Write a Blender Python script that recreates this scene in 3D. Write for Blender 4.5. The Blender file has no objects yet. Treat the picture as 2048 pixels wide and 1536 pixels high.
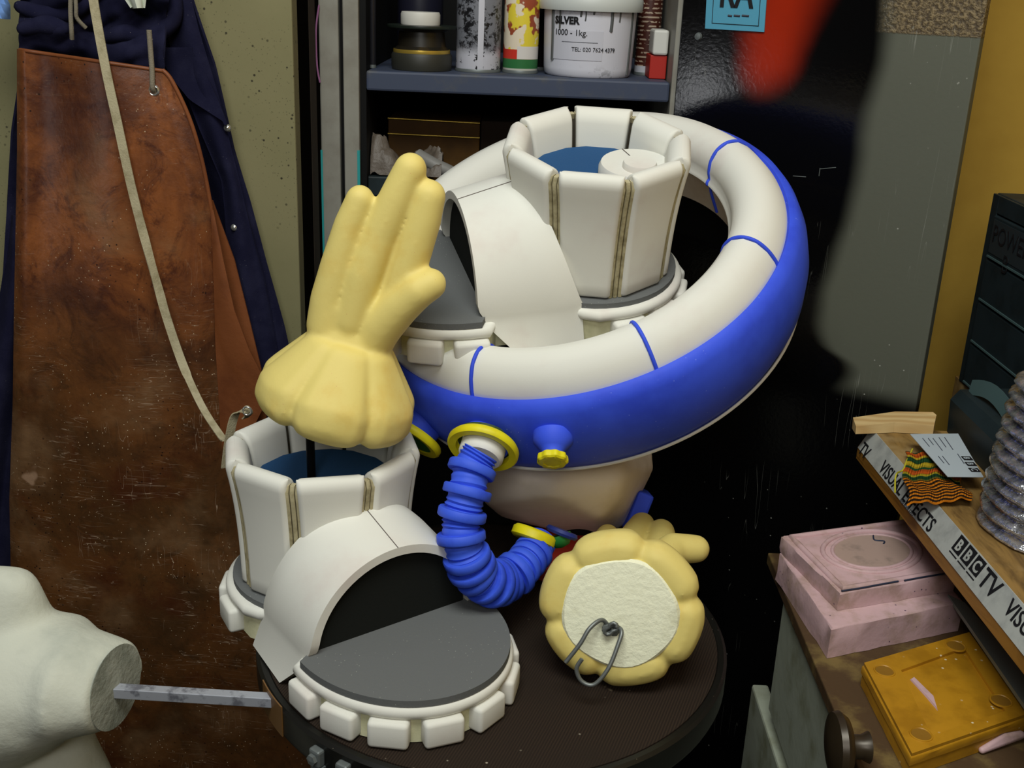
import bpy, bmesh, math, random
from mathutils import Vector as V, Matrix, noise
random.seed(7)
PI = math.pi
SC = bpy.context.scene
COL = SC.collection
# ---------------------------------------------------------------- camera
FL = 2200.0; TH = math.radians(20); RO = math.radians(2.3)
CP = V((0, 0, 1.335))
CF = V((0, math.cos(TH), -math.sin(TH)))
_R0 = V((1, 0, 0)); _U0 = V((0, math.sin(TH), math.cos(TH)))
CR = math.cos(RO)*_R0 + math.sin(RO)*_U0
CU = -math.sin(RO)*_R0 + math.cos(RO)*_U0
cd = bpy.data.cameras.new('camera'); cam = bpy.data.objects.new('camera', cd); COL.objects.link(cam)
cd.sensor_fit = 'HORIZONTAL'; cd.sensor_width = 36; cd.lens = FL/2048*36; cd.clip_start = .02
cam.matrix_world = Matrix.Translation(CP) @ Matrix((CR, CU, -CF)).transposed().to_4x4()
SC.camera = cam
def ray(px, py): return CF + (px-1024)/FL*CR - (py-768)/FL*CU
def atY(px, py, y): d = ray(px, py); return CP + d*(y/d.y)
def atX(px, py, x): d = ray(px, py); return CP + d*(x/d.x)
def atZ(px, py, z): d = ray(px, py); return CP + d*((z-CP.z)/d.z)
def atF(px, py, s): return CP + ray(px, py)*s
def onplane(px, py, p, n): d = ray(px, py); return CP + d*((p-CP).dot(n)/d.dot(n))
# ---------------------------------------------------------------- materials
def lin(c):
    r = []
    for v in c[:3]:
        v = v/255.0
        r.append(v/12.92 if v <= .04045 else ((v+.055)/1.055)**2.4)
    return (r[0], r[1], r[2], 1)
class NT:
    def __init__(s, name):
        s.m = bpy.data.materials.new(name); s.m.use_nodes = True
        s.t = s.m.node_tree; s.n = s.t.nodes; s.l = s.t.links
        s.b = s.n['Principled BSDF']
        s.co = s.n.new('ShaderNodeTexCoord').outputs['Object']
    def link(s, a, b): s.l.new(a, b)
    def mapped(s, scale=(1, 1, 1), rot=(0, 0, 0), loc=(0, 0, 0), co=None):
        m = s.n.new('ShaderNodeMapping'); m.inputs['Scale'].default_value = scale
        m.inputs['Rotation'].default_value = rot; m.inputs['Location'].default_value = loc
        s.link(co or s.co, m.inputs['Vector']); return m.outputs[0]
    def noise(s, scale, detail=4, rough=.6, co=None, dist=0):
        n = s.n.new('ShaderNodeTexNoise'); n.inputs['Scale'].default_value = scale
        n.inputs['Detail'].default_value = detail; n.inputs['Roughness'].default_value = rough
        n.inputs['Distortion'].default_value = dist
        s.link(co or s.co, n.inputs['Vector']); return n.outputs['Fac']
    def voro(s, scale, co=None):
        n = s.n.new('ShaderNodeTexVoronoi'); n.inputs['Scale'].default_value = scale
        s.link(co or s.co, n.inputs['Vector']); return n
    def ramp(s, x, a, b, inv=False):
        r = s.n.new('ShaderNodeMapRange'); r.interpolation_type = 'SMOOTHSTEP'
        r.inputs['From Min'].default_value = a; r.inputs['From Max'].default_value = b
        r.inputs['To Min'].default_value = 1 if inv else 0; r.inputs['To Max'].default_value = 0 if inv else 1
        s.link(x, r.inputs['Value']); return r.outputs[0]
    def math(s, op, a, b=None, c=None):
        m = s.n.new('ShaderNodeMath'); m.operation = op
        for i, v in enumerate((a, b, c)):
            if v is None: continue
            if isinstance(v, (int, float)): m.inputs[i].default_value = v
            else: s.link(v, m.inputs[i])
        return m.outputs[0]
    def sep(s, co=None):
        m = s.n.new('ShaderNodeSeparateXYZ'); s.link(co or s.co, m.inputs[0]); return m.outputs
    def mix(s, f, a, b):
        m = s.n.new('ShaderNodeMix'); m.data_type = 'RGBA'
        if isinstance(f, (int, float)): m.inputs[0].default_value = f
        else: s.link(f, m.inputs[0])
        for i, v in ((6, a), (7, b)):
            if isinstance(v, (tuple, list)): m.inputs[i].default_value = v
            else: s.link(v, m.inputs[i])
        return m.outputs[2]
    def col(s, v):
        if isinstance(v, (tuple, list)): s.b.inputs['Base Color'].default_value = v
        else: s.link(v, s.b.inputs['Base Color'])
    def bump(s, h, strength=.3, dist=.002):
        b = s.n.new('ShaderNodeBump'); b.inputs['Strength'].default_value = strength
        b.inputs['Distance'].default_value = dist
        s.link(h, b.inputs['Height']); s.link(b.outputs[0], s.b.inputs['Normal'])
    def set(s, rough=.6, metal=0, spec=.5):
        if isinstance(rough, (int, float)): s.b.inputs['Roughness'].default_value = rough
        else: s.link(rough, s.b.inputs['Roughness'])
        s.b.inputs['Metallic'].default_value = metal
        s.b.inputs['Specular IOR Level'].default_value = spec
def mat(name, c, rough=.6, metal=0, spec=.4, var=None, speck=None, bump=None):
    t = NT(name); c1 = lin(c); out = c1
    if var: # (color, scale, lo, hi)
        out = t.mix(t.ramp(t.noise(var[1], 5), var[2], var[3]), c1, lin(var[0]))
    if speck: # (color, scale, size)
        v = t.voro(speck[1]); f = t.ramp(v.outputs['Distance'], speck[2]*.7, speck[2], True)
        k = t.ramp(t.noise(speck[1]*.13, 2), .45, .6)
        out = t.mix(t.math('MULTIPLY', f, k), out, lin(speck[0]))
    t.col(out); t.set(rough, metal, spec)
    if bump: t.bump(t.noise(bump[0], 6), bump[1], bump[2] if len(bump) > 2 else .002)
    return t.m
M = {}
M['foam'] = mat('white_foam', (222, 221, 212), .75, 0, .25, var=((214, 206, 198), 9, .5, .75), bump=(900, .12, .0006))
M['foam_core'] = mat('cream_foam', (222, 219, 182), .85, 0, .15, var=((205, 203, 165), 60, .4, .7), bump=(700, .2, .0008))
M['gap'] = mat('beige_foam_edge', (178, 168, 134), .85, 0, .15, var=((140, 130, 98), 90, .4, .7), bump=(300, .2))
M['gapline'] = mat('dark_glue_line', (60, 54, 42), .9)
M['greyfoam'] = mat('grey_foam', (102, 104, 104), .9, 0, .15, speck=((160, 165, 155), 260, .11), bump=(600, .25, .0008))
M['blackfoam'] = mat('black_foam', (30, 32, 30), .95, 0, .1, bump=(500, .3, .0008))
M['bluefloor'] = mat('blue_lining', (38, 78, 122), .85, 0, .2, bump=(300, .3))
M['blue'] = mat('blue_paint', (58, 88, 230), .6, 0, .3, var=((48, 74, 212), 14, .4, .7), speck=((120, 140, 240), 150, .1), bump=(60, .25, .001))
M['hose'] = mat('blue_hose_paint', (60, 94, 224), .6, 0, .3, var=((46, 74, 204), 30, .4, .7), bump=(120, .2, .001))
M['yellow'] = mat('yellow_paint', (226, 214, 20), .5, 0, .4, var=((205, 190, 12), 30, .4, .7))
M['green'] = mat('green_paint', (30, 110, 45), .5)
M['red'] = mat('red_paint', (150, 38, 22), .55)
M['latex'] = mat('yellow_latex_foam', (222, 203, 120), .62, 0, .35, var=((216, 186, 96), 16, .5, .75), speck=((205, 150, 100), 200, .07), bump=(350, .12, .001))
M['whitecore'] = mat('rigid_white_foam', (240, 240, 212), .85, 0, .15, var=((214, 212, 180), 30, .5, .8), bump=(180, .6, .002))
M['rod'] = mat('black_steel_rod', (40, 36, 32), .3, .8)
M['wire'] = mat('galvanised_wire', (118, 122, 120), .45, .6)
M['graphite'] = mat('pencil_line', (95, 85, 80), .8)
M['pelvis'] = mat('plaster_white', (228, 216, 206), .75, 0, .2, var=((210, 196, 182), 12, .45, .7), bump=(40, .3, .002))
M['plaster'] = mat('white_plaster', (200, 202, 188), .8, 0, .2, var=((176, 180, 168), 14, .45, .75), bump=(45, .5, .003))
M['plasterend'] = mat('grey_plaster_end', (158, 160, 148), .85, 0, .2, var=((120, 124, 112), 30, .4, .75), bump=(90, .6, .003))
M['alu'] = mat('aluminium', (176, 180, 190), .4, .35, .5, var=((120, 122, 132), 60, .5, .65))
M['steel'] = mat('dull_steel', (110, 116, 116), .5, .4)
M['black'] = mat('black_paint', (9, 9, 9), .7, 0, .2)
M['darkmetal'] = mat('dark_metal', (26, 25, 22), .4, .3, .4, speck=((150, 140, 120), 120, .07))
M['cabgrey'] = mat('cabinet_grey', (142, 140, 130), .5, 0, .4, var=((128, 124, 114), 20, .4, .7))
M['teal'] = mat('teal_overspray', (40, 150, 150), .6)
M['shelfblue'] = mat('shelf_blue_grey', (64, 72, 92), .55, 0, .3, var=((86, 86, 84), 30, .5, .75))
M['navy'] = mat('navy_cotton', (24, 24, 46), .95, 0, .1, var=((34, 34, 56), 25, .4, .7), speck=((120, 115, 120), 190, .06), bump=(700, .35, .001))
M['strap'] = mat('cream_webbing', (178, 168, 138), .9, 0, .1, var=((150, 140, 110), 60, .4, .7), bump=(500, .4))
M['cord'] = mat('grey_cord', (130, 122, 106), .9, 0, .1, bump=(700, .5))
M['chrome'] = mat('bright_metal', (200, 200, 195), .2, .8)
M['lightblue'] = mat('light_blue_cloth', (120, 160, 225), .9, 0, .1)
M['greycloth'] = mat('grey_cloth', (150, 142, 140), .9, 0, .1, bump=(300, .3))
M['whitecloth'] = mat('white_cloth', (205, 210, 196), .9, 0, .1)
M['wood'] = mat('chip_wood', (214, 186, 132), .7, 0, .2)
M['pink'] = mat('pink_silicone', (204, 170, 172), .5, 0, .35, var=((172, 144, 132), 30, .45, .7), speck=((90, 70, 90), 90, .1), bump=(70, .35, .002))
M['ochre'] = mat('ochre_resin', (184, 132, 28), .4, 0, .5, var=((160, 112, 20), 30, .4, .7), speck=((230, 215, 180), 90, .12), bump=(60, .2, .001))
M['paleunit'] = mat('pale_painted_board', (168, 174, 156), .7, 0, .3, var=((136, 138, 112), 20, .45, .75), bump=(60, .2))
M['brownwood'] = mat('dark_brown_wood', (78, 58, 36), .7, 0, .3, var=((118, 98, 56), 25, .45, .7), bump=(80, .3))
M['knob'] = mat('old_brass_knob', (58, 48, 34), .35, .3, .5)
M['tape'] = mat('white_printed_tape', (176, 178, 172), .5, 0, .4, var=((150, 152, 148), 40, .4, .7))
M['ink'] = mat('black_ink', (18, 18, 22), .6)
M['inkgrey'] = mat('faded_ink', (70, 74, 84), .7)
M['paper'] = mat('card_white', (176, 186, 192), .6, 0, .3)
M['slate'] = mat('slate_plastic', (30, 42, 46), .55, 0, .3, var=((22, 32, 34), 20, .4, .7))
M['slatelite'] = mat('slate_plastic_edge', (70, 92, 92), .5, 0, .4)
M['slatelabel'] = mat('slate_label', (40, 50, 54), .4, 0, .4)
M['brass'] = mat('brass_edge', (190, 160, 70), .35, .6)
M['browncard'] = mat('brown_card', (70, 48, 22), .7, 0, .2, var=((92, 64, 26), 12, .4, .7))
M['darkbox'] = mat('dark_brown_box', (34, 24, 16), .8, 0, .2)
M['tubwhite'] = mat('white_tub_plastic', (206, 206, 214), .4, 0, .5)
M['drip'] = mat('grey_paint_drip', (88, 90, 90), .5, .2)
M['redbox'] = mat('red_card', (170, 34, 22), .5)
M['offwhite'] = mat('offwhite_plastic', (206, 204, 196), .5)
M['stickerblue'] = mat('cyan_card', (84, 158, 186), .5)
M['crumple'] = mat('grey_crumpled_plastic', (92, 82, 72), .5, 0, .5, bump=(40, .8, .004))
# ---- special materials
def m_wall():
    t = NT('speckled_beige_paint')
    v = t.voro(95); f = t.ramp(v.outputs['Distance'], .10, .16, True)
    k = t.ramp(t.noise(7, 2), .42, .6)
    v2 = t.voro(260); f2 = t.math('MULTIPLY', t.ramp(v2.outputs['Distance'], .1, .2, True), t.math('MULTIPLY', k, .6))
    base = t.mix(t.ramp(t.noise(3, 3), .35, .7), lin((132, 126, 92)), lin((120, 116, 82)))
    t.col(t.mix(t.math('MAXIMUM', t.math('MULTIPLY', f, k), f2), base, lin((52, 48, 34)))); t.set(.75, 0, .3); t.bump(t.noise(60, 5), .15); return t.m
M['wallbeige'] = m_wall()
M['wallyellow'] = mat('yellow_ochre_wall_paint', (192, 156, 66), .7, 0, .25, var=((176, 140, 56), 4, .4, .7), bump=(80, .1))
M['walldark'] = mat('dark_brown_wall', (52, 44, 36), .8, 0, .2, bump=(80, .1))
M['floor'] = mat('dark_floor', (22, 20, 17), .8, 0, .2, var=((40, 34, 26), 8, .5, .7))
def m_leather():
    t = NT('worn_brown_leather')
    n1 = t.noise(7, 8, .65, dist=.6); n2 = t.noise(22, 8, .75, dist=1.0); n3 = t.noise(3.0, 3, .5)
    a = t.mix(t.ramp(n1, .36, .66), lin((80, 42, 24)), lin((142, 82, 40)))
    a = t.mix(t.math('MULTIPLY', t.ramp(n2, .48, .66), .75), a, lin((58, 24, 16)))
    z = t.sep()[2]
    # greasy olive stains on the lower half, cleaner leather by the bib
    low = t.ramp(t.math('ADD', z, t.math('MULTIPLY', t.math('SUBTRACT', n3, .5), .5)), .76, 1.04, True)
    a = t.mix(t.math('MULTIPLY', low, .66), a, lin((62, 46, 22)))
    a = t.mix(t.math('MULTIPLY', t.ramp(t.noise(10, 7, .7), .5, .7), t.math('MULTIPLY', low, .75)), a, lin((66, 28, 12)))
    worn = t.math('MULTIPLY', t.ramp(t.noise(5.5, 5, .6), .52, .7), .55)
    a = t.mix(worn, a, lin((138, 106, 74)))
    # scratches
    mask = t.ramp(t.noise(5, 2), .5, .62)
    for i, (sc, rt) in enumerate([((9, 9, 110), .35), ((12, 12, 120), -.5), ((90, 90, 11), .5), ((10, 10, 130), 1.0), ((14, 14, 140), .15), ((12, 12, 110), -.9)]):
        co = t.mapped(sc, (0, rt, 0), (i*3.1, 0, i*1.7))
        n = t.noise(1.0, 2, .5, co)
        line = t.ramp(t.math('ABSOLUTE', t.math('SUBTRACT', n, .5)), .001, .006, True)
        mk = t.math('MULTIPLY', t.ramp(t.noise(16, 2, .5, t.mapped((1, 1, 1), (0, 0, 0), (i*5, 0, 2))), .56, .70), t.math('ADD', .12, t.math('MULTIPLY', low, .42)))
        a = t.mix(t.math('MULTIPLY', line, mk), a, lin((190, 165, 140)))
    v = t.voro(170); a = t.mix(t.math('MULTIPLY', t.ramp(v.outputs['Distance'], .07, .13, True), t.ramp(t.noise(9, 3), .45, .6)), a, lin((200, 180, 150)))
    v = t.voro(120); a = t.mix(t.math('MULTIPLY', t.ramp(v.outputs['Distance'], .08, .16, True), t.ramp(t.noise(6, 3), .5, .6)), a, lin((36, 20, 14)))
    sp = t.ramp(t.noise(11, 3, .5, t.mapped((1, 1, 1), (0, 0, 0), (9, 4, 2))), .70, .72)
    a = t.mix(t.math('MULTIPLY', sp, low), a, lin((150, 120, 95)))
    t.col(a); t.set(.38, 0, .45); t.bump(t.noise(90, 8), .35, .002); return t.m
M['leather'] = m_leather()
M['leatherplain'] = mat('clean_brown_leather', (124, 70, 36), .5, 0, .35, var=((104, 56, 28), 14, .4, .7), bump=(90, .25))
M['stitch'] = mat('tan_stitching', (180, 110, 60), .7)
def m_seat():
    t = NT('brown_ribbed_carpet')
    w = t.n.new('ShaderNodeTexWave'); w.inputs['Scale'].default_value = 130; w.bands_direction = 'X'
    w.inputs['Distortion'].default_value = .5
    t.link(t.mapped((1, 1, 1), (0, 0, .35)), w.inputs['Vector'])
    a = t.mix(t.ramp(w.outputs['Fac'], .3, .8), lin((34, 25, 19)), lin((48, 37, 28)))
    a = t.mix(t.ramp(t.noise(6, 5), .4, .7), a, lin((38, 30, 23)))
    v = t.voro(70); a = t.mix(t.math('MULTIPLY', t.ramp(v.outputs['Distance'], .05, .09, True), t.ramp(t.noise(5, 2), .5, .6)), a, lin((190, 180, 160)))
    s = t.ramp(t.noise(13, 4, .6), .70, .73); a = t.mix(s, a, lin((120, 108, 88)))
    t.col(a); t.set(.85, 0, .2); t.bump(w.outputs['Fac'], .3, .001); return t.m
M['seat'] = m_seat()
def m_bench():
    t = NT('worn_bench_wood')
    n = t.noise(14, 6, .6, t.mapped((3, .6, 1)), 1.5)
    a = t.mix(t.ramp(n, .35, .7), lin((146, 114, 62)), lin((96, 72, 38)))
    a = t.mix(t.ramp(t.noise(9, 4), .5, .65), a, lin((160, 134, 90)))
    t.col(a); t.set(.6, 0, .3); t.bump(n, .2); return t.m
M['bench'] = m_bench()
def m_plank():
    t = NT('yellow_brown_plank')
    n = t.noise(10, 6, .6, t.mapped((2, .7, 9)), 1.0)
    t.col(t.mix(t.ramp(n, .35, .7), lin((170, 120, 46)), lin((112, 74, 26)))); t.set(.5, 0, .35); return t.m
M['plank'] = m_plank()
def m_woodchip():
    t = NT('pale_pine')
    w = t.n.new('ShaderNodeTexWave'); w.inputs['Scale'].default_value = 30; w.inputs['Distortion'].default_value = 6
    w.inputs['Detail'].default_value = 3; w.bands_direction = 'Y'
    t.link(t.mapped((.25, 1, 1)), w.inputs['Vector'])
    t.col(t.mix(w.outputs['Fac'], lin((206, 178, 126)), lin((184, 150, 98)))); t.set(.7, 0, .25); return t.m
M['pine'] = m_woodchip()
def m_foil():
    t = NT('crinkled_silver_foil')
    t.col(t.mix(t.ramp(t.noise(70, 4), .4, .65), lin((238, 238, 242)), lin((170, 172, 178)))); t.set(.14, .85, .6)
    v = t.voro(60); t.bump(t.math('ADD', v.outputs['Distance'], t.noise(90, 4)), .6, .004); return t.m
M['foil'] = m_foil()
def m_weave():
    t = NT('striped_woven_cloth')
    u = t.sep(t.n.new('ShaderNodeTexCoord').outputs['UV'])
    x, y = u[0], u[1]
    wob = t.math('MULTIPLY', t.noise(25, 2), .05)
    yy = t.math('ADD', y, wob)
    s = t.math('SINE', t.math('MULTIPLY', yy, 95))
    a = t.mix(t.ramp(s, -.1, .3), lin((40, 28, 18)), lin((205, 120, 24)))
    s2 = t.math('SINE', t.math('MULTIPLY', yy, 42))
    b = t.mix(t.ramp(s2, -.2, .2), lin((28, 66, 36)), lin((176, 150, 34)))
    s3 = t.ramp(t.math('SINE', t.math('MULTIPLY', yy, 21)), .6, .8)
    b = t.mix(s3, b, lin((180, 80, 24)))
    a = t.mix(t.ramp(yy, .50, .54), a, b)
    k = t.math('SINE', t.math('MULTIPLY', x, 150))
    t.col(a); t.set(.9, 0, .1); t.bump(t.math('ADD', k, s), .6, .0015); return t.m
M['weave'] = m_weave()
def m_spray_can(kind):
    t = NT(kind)
    x, y, z = t.sep()
    if kind == 'speckled_black_can':
        n = t.ramp(t.noise(60, 6, .8), .44, .5)
        up = t.ramp(z, .02, .035)
        dots = t.ramp(t.noise(110, 3, .7), .56, .6)
        a = t.mix(dots, lin((196, 196, 206)), lin((24, 24, 28)))
        b = t.mix(n, lin((20, 20, 24)), lin((120, 122, 130)))
        a = t.mix(up, a, b)
        strip = t.ramp(t.math('ABSOLUTE', t.math('SUBTRACT', x, .004)), .0035, .004, True)
        a = t.mix(strip, a, lin((200, 200, 210)))
    elif kind == 'yellow_picture_can':
        a = t.mix(t.ramp(t.noise(38, 3, .5), .50, .53), lin((226, 205, 60)), lin((150, 70, 44)))
        a = t.mix(t.ramp(t.noise(50, 3, .5, t.mapped((1, 1, 1), (0, 0, 0), (3, 1, 2))), .52, .56), a, lin((228, 214, 190)))
        a = t.mix(t.ramp(z, .030, .031, True), a, lin((200, 50, 36)))
        a = t.mix(t.ramp(z, .018, .019, True), a, lin((46, 110, 60)))
        a = t.mix(t.ramp(z, .006, .007, True), a, lin((190, 190, 180)))
        pn = t.math('MULTIPLY', t.ramp(x, -.004, -.005, True), t.math('MULTIPLY', t.ramp(z, .018, .019), t.ramp(z, .034, .035, True)))
        a = t.mix(pn, a, lin((215, 210, 205)))
    else:
        ln = t.ramp(t.math('SINE', t.math('MULTIPLY', z, 1100)), .2, .6)
        br = t.ramp(t.noise(150, 2), .45, .5)
        a = t.mix(t.math('MULTIPLY', ln, br), lin((66, 28, 18)), lin((170, 150, 130)))
        a = t.mix(t.ramp(z, .012, .013, True), a, lin((190, 192, 200)))
    t.col(a); t.set(.4, 0, .5); return t.m
for k in ('speckled_black_can', 'yellow_picture_can', 'brown_text_can'): M[k] = m_spray_can(k)
def m_tub():
    t = NT('spattered_white_tub')
    x, y, z = t.sep()
    spl = t.math('MULTIPLY', t.ramp(t.noise(45, 5, .7), .54, .62), t.ramp(t.math('ABSOLUTE', t.math('SUBTRACT', z, .045)), .025, .05))
    a = t.mix(t.math('MULTIPLY', spl, .8), lin((208, 208, 218)), lin((104, 106, 108)))
    t.col(a); t.set(.35, 0, .5); return t.m
M['tub'] = m_tub()
# ---------------------------------------------------------------- mesh helpers
def wloc(p):
    l = V((0, 0, 0))
    while p is not None: l += p.location; p = p.parent
    return l
def tag(o, label=None, cat=None, group=None, kind=None):
    if label: o['label'] = label
    if cat: o['category'] = cat
    if group: o['group'] = group
    if kind: o['kind'] = kind
    return o
def thing(name, loc, label, cat, group=None):
    o = bpy.data.objects.new(name, None); COL.objects.link(o); o.location = loc
    o.empty_display_size = .02
    return tag(o, label, cat, group)
def finish(bm, name, m, parent=None, smooth=False, origin=None, label=None):
    """bm is in world coordinates."""
    base = wloc(parent) if parent else V((0, 0, 0))
    if origin is None:
        if parent is None:
            xs = [v.co for v in bm.verts]
            origin = V((sum(v.x for v in xs)/len(xs), sum(v.y for v in xs)/len(xs), min(v.z for v in xs)))
        else: origin = base
    origin = V(origin)
    bmesh.ops.translate(bm, verts=bm.verts, vec=-origin)
    me = bpy.data.meshes.new(name); bm.to_mesh(me); bm.free()
    if isinstance(m, str): m = M[m]
    me.materials.append(m)
    if smooth:
        me.polygons.foreach_set('use_smooth', [True]*len(me.polygons))
        if smooth != 'all':
            try: me.set_sharp_from_angle(angle=math.radians(smooth if smooth is not True else 50))
            except Exception: pass
    o = bpy.data.objects.new(name, me); COL.objects.link(o)
    if parent: o.parent = parent; o.location = origin-base
    else: o.location = origin
    if label: o['label'] = label
    return o
def bm_new(): return bmesh.new()
def add_faces(bm, vs, fs):
    b = [bm.verts.new(v) for v in vs]
    for f in fs:
        try: bm.faces.new([b[i] for i in f])
        except ValueError: pass
    return b
def fixn(bm): bmesh.ops.recalc_face_normals(bm, faces=bm.faces); return bm
def add_box(bm, c, s, Mx=None, bev=0, seg=2):
    """box of full size s around c; Mx 3x3 axes"""
    Mx = Mx or Matrix.Identity(3)
    t = bm_new(); r = bmesh.ops.create_cube(t, size=1)
    for v in t.verts: v.co = V((v.co.x*s[0], v.co.y*s[1], v.co.z*s[2]))
    if bev: bmesh.ops.bevel(t, geom=t.edges[:], offset=bev, segments=seg, affect='EDGES', profile=.5)
    for v in t.verts: v.co = Mx @ v.co + V(c)
    me = bpy.data.meshes.new('t'); t.to_mesh(me); t.free(); bm.from_mesh(me); bpy.data.meshes.remove(me)
    return bm
def box(lo, hi, bev=0):
    lo = V(lo); hi = V(hi)
    return add_box(bm_new(), (lo+hi)/2, hi-lo, None, bev)
def basis(z, xh=None):
    z = V(z).normalized(); xh = V(xh) if xh is not None else (V((1, 0, 0)) if abs(z.x) < .9 else V((0, 1, 0)))
    x = (xh - z*xh.dot(z)).normalized(); y = z.cross(x)
    return Matrix((x, y, z)).transposed()
def loft(loops, cap=True, closed=True, bm=None, wrap=False):
    bm = bm or bm_new()
    L = [[bm.verts.new(p) for p in lp] for lp in loops]
    n = len(L[0]); rng = n if closed else n-1
    pairs = list(zip(L, L[1:])) + ([(L[-1], L[0])] if wrap else [])
    for a, b in pairs:
        for i in range(rng):
            j = (i+1) % n
            try: bm.faces.new((a[i], a[j], b[j], b[i]))
            except ValueError: pass
    if cap and closed and not wrap:
        bm.faces.new(L[0][::-1]); bm.faces.new(L[-1])
    return fixn(bm)
def lathe(prof, c, axis=(0, 0, 1), n=64, bm=None, cap=True, wrap=False, mod=None):
    B = basis(axis); c = V(c); loops = []
    for r, z in prof:
        lp = []
        for i in range(n):
            a = 2*PI*i/n; rr = r*(mod(a) if mod else 1)
            lp.append(c + B @ V((rr*math.cos(a), rr*math.sin(a), z)))
        loops.append(lp)
    return loft(loops, cap, True, bm, wrap)
def catmull(P, sub=8):
    P = [V(p) for p in P]; out = []
    for i in range(len(P)-1):
        p0 = P[max(i-1, 0)]; p1 = P[i]; p2 = P[i+1]; p3 = P[min(i+2, len(P)-1)]
        for k in range(sub):
            t = k/sub
            out.append(.5*((2*p1)+(p2-p0)*t+(2*p0-5*p1+4*p2-p3)*t*t+(3*p1-p0-3*p2+p3)*t**3))
    out.append(P[-1]); return out
def tube(path, r, n=10, bm=None, closed=False, rfun=None):
    P = [V(p) for p in path]; loops = []; prev = None
    N = len(P)
    for i, p in enumerate(P):
        a = P[(i-1) % N] if (closed or i) else P[0]; b = P[(i+1) % N] if (closed or i < N-1) else P[-1]
        t = (b-a).normalized()
        if prev is None: x = t.orthogonal().normalized()
        else: x = (prev - t*prev.dot(t)).normalized()
        prev = x; y = t.cross(x); rr = rfun(i/(N-1)) if rfun else r
        loops.append([p + rr*(math.cos(2*PI*k/n)*x + math.sin(2*PI*k/n)*y) for k in range(n)])
    return loft(loops, not closed, True, bm, closed)
def ribbon(path, w, th, side=None, twist=None, bm=None):
    """flat strap along path; side(t) gives width direction"""
    P = [V(p) for p in path]; loops = []
    for i, p in enumerate(P):
        a = P[max(i-1, 0)]; b = P[min(i+1, len(P)-1)]; t = (b-a).normalized()
        s = V(side(i/(len(P)-1))); s = (s - t*s.dot(t)).normalized(); nn = t.cross(s)
        ww = w(i/(len(P)-1)) if callable(w) else w
        loops.append([p+s*ww/2+nn*th/2, p-s*ww/2+nn*th/2, p-s*ww/2-nn*th/2, p+s*ww/2-nn*th/2])
    return loft(loops, True, True, bm)
def sphere_pts(c, r, n=2):
    t = bm_new(); bmesh.ops.create_icosphere(t, subdivisions=n, radius=r)
    p = [v.co + V(c) for v in t.verts]; t.free(); return p
def hull(spheres, bm=None, n=2):
    t = bm_new()
    for c, r in spheres:
        for p in sphere_pts(c, r, n): t.verts.new(p)
    res = bmesh.ops.convex_hull(t, input=t.verts[:])
    dead = [v for v in t.verts if not v.link_faces]
    bmesh.ops.delete(t, geom=dead, context='VERTS')
    if bm is None: return fixn(t)
    me = bpy.data.meshes.new('t'); t.to_mesh(me); t.free(); bm.from_mesh(me); bpy.data.meshes.remove(me); return bm
def remesh(o, vox, smooth_it=3, fac=.5):
    m = o.modifiers.new('r', 'REMESH'); m.mode = 'VOXEL'; m.voxel_size = vox
    if smooth_it:
        s = o.modifiers.new('s', 'SMOOTH'); s.iterations = smooth_it; s.factor = fac
    dg = bpy.context.evaluated_depsgraph_get(); dg.update()
    me = bpy.data.meshes.new_from_object(o.evaluated_get(dg))
    o.modifiers.clear(); mats = list(o.data.materials); o.data = me
    me.materials.clear()
    for k in mats: me.materials.append(k)
    me.polygons.foreach_set('use_smooth', [True]*len(me.polygons)); return o
def displace(o, amp, scale, seed=0):
    for v in o.data.vertices:
        d = noise.noise(v.co*scale + V((seed, 0, 0)))
        v.co += v.normal*amp*d
def prism(outline, z0, z1, Mx, org, bev=0, inset_top=0):
    """outline: list (x,y) local, extruded z0..z1, mapped by Mx,org"""
    loops = []
    cx = sum(p[0] for p in outline)/len(outline); cy = sum(p[1] for p in outline)/len(outline)
    def off(d):
        out = []; n = len(outline)
        for i in range(n):
            p0 = V(outline[i-1]+(0,)) if False else V((outline[i-1][0], outline[i-1][1])); p = V(outline[i]); p2 = V(outline[(i+1) % n])
            t = (p2-p0); 
            if t.length < 1e-9: t = V((1, 0))
            t.normalize(); nn = V((t.y, -t.x))
            if nn.dot(p-V((cx, cy))) < 0: nn = -nn
            out.append(p+nn*d)
        return out
    if bev: lv = [(z0, -bev), (z0+bev*.3, -bev*.3), (z0+bev, 0), (z1-bev, 0), (z1-bev*.3, -bev*.3), (z1, -bev)]
    else: lv = [(z0, 0), (z1, 0)]
    for z, d in lv:
        loops.append([org + Mx @ V((p.x, p.y, z)) for p in off(d)])
    return loft(loops)
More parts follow.
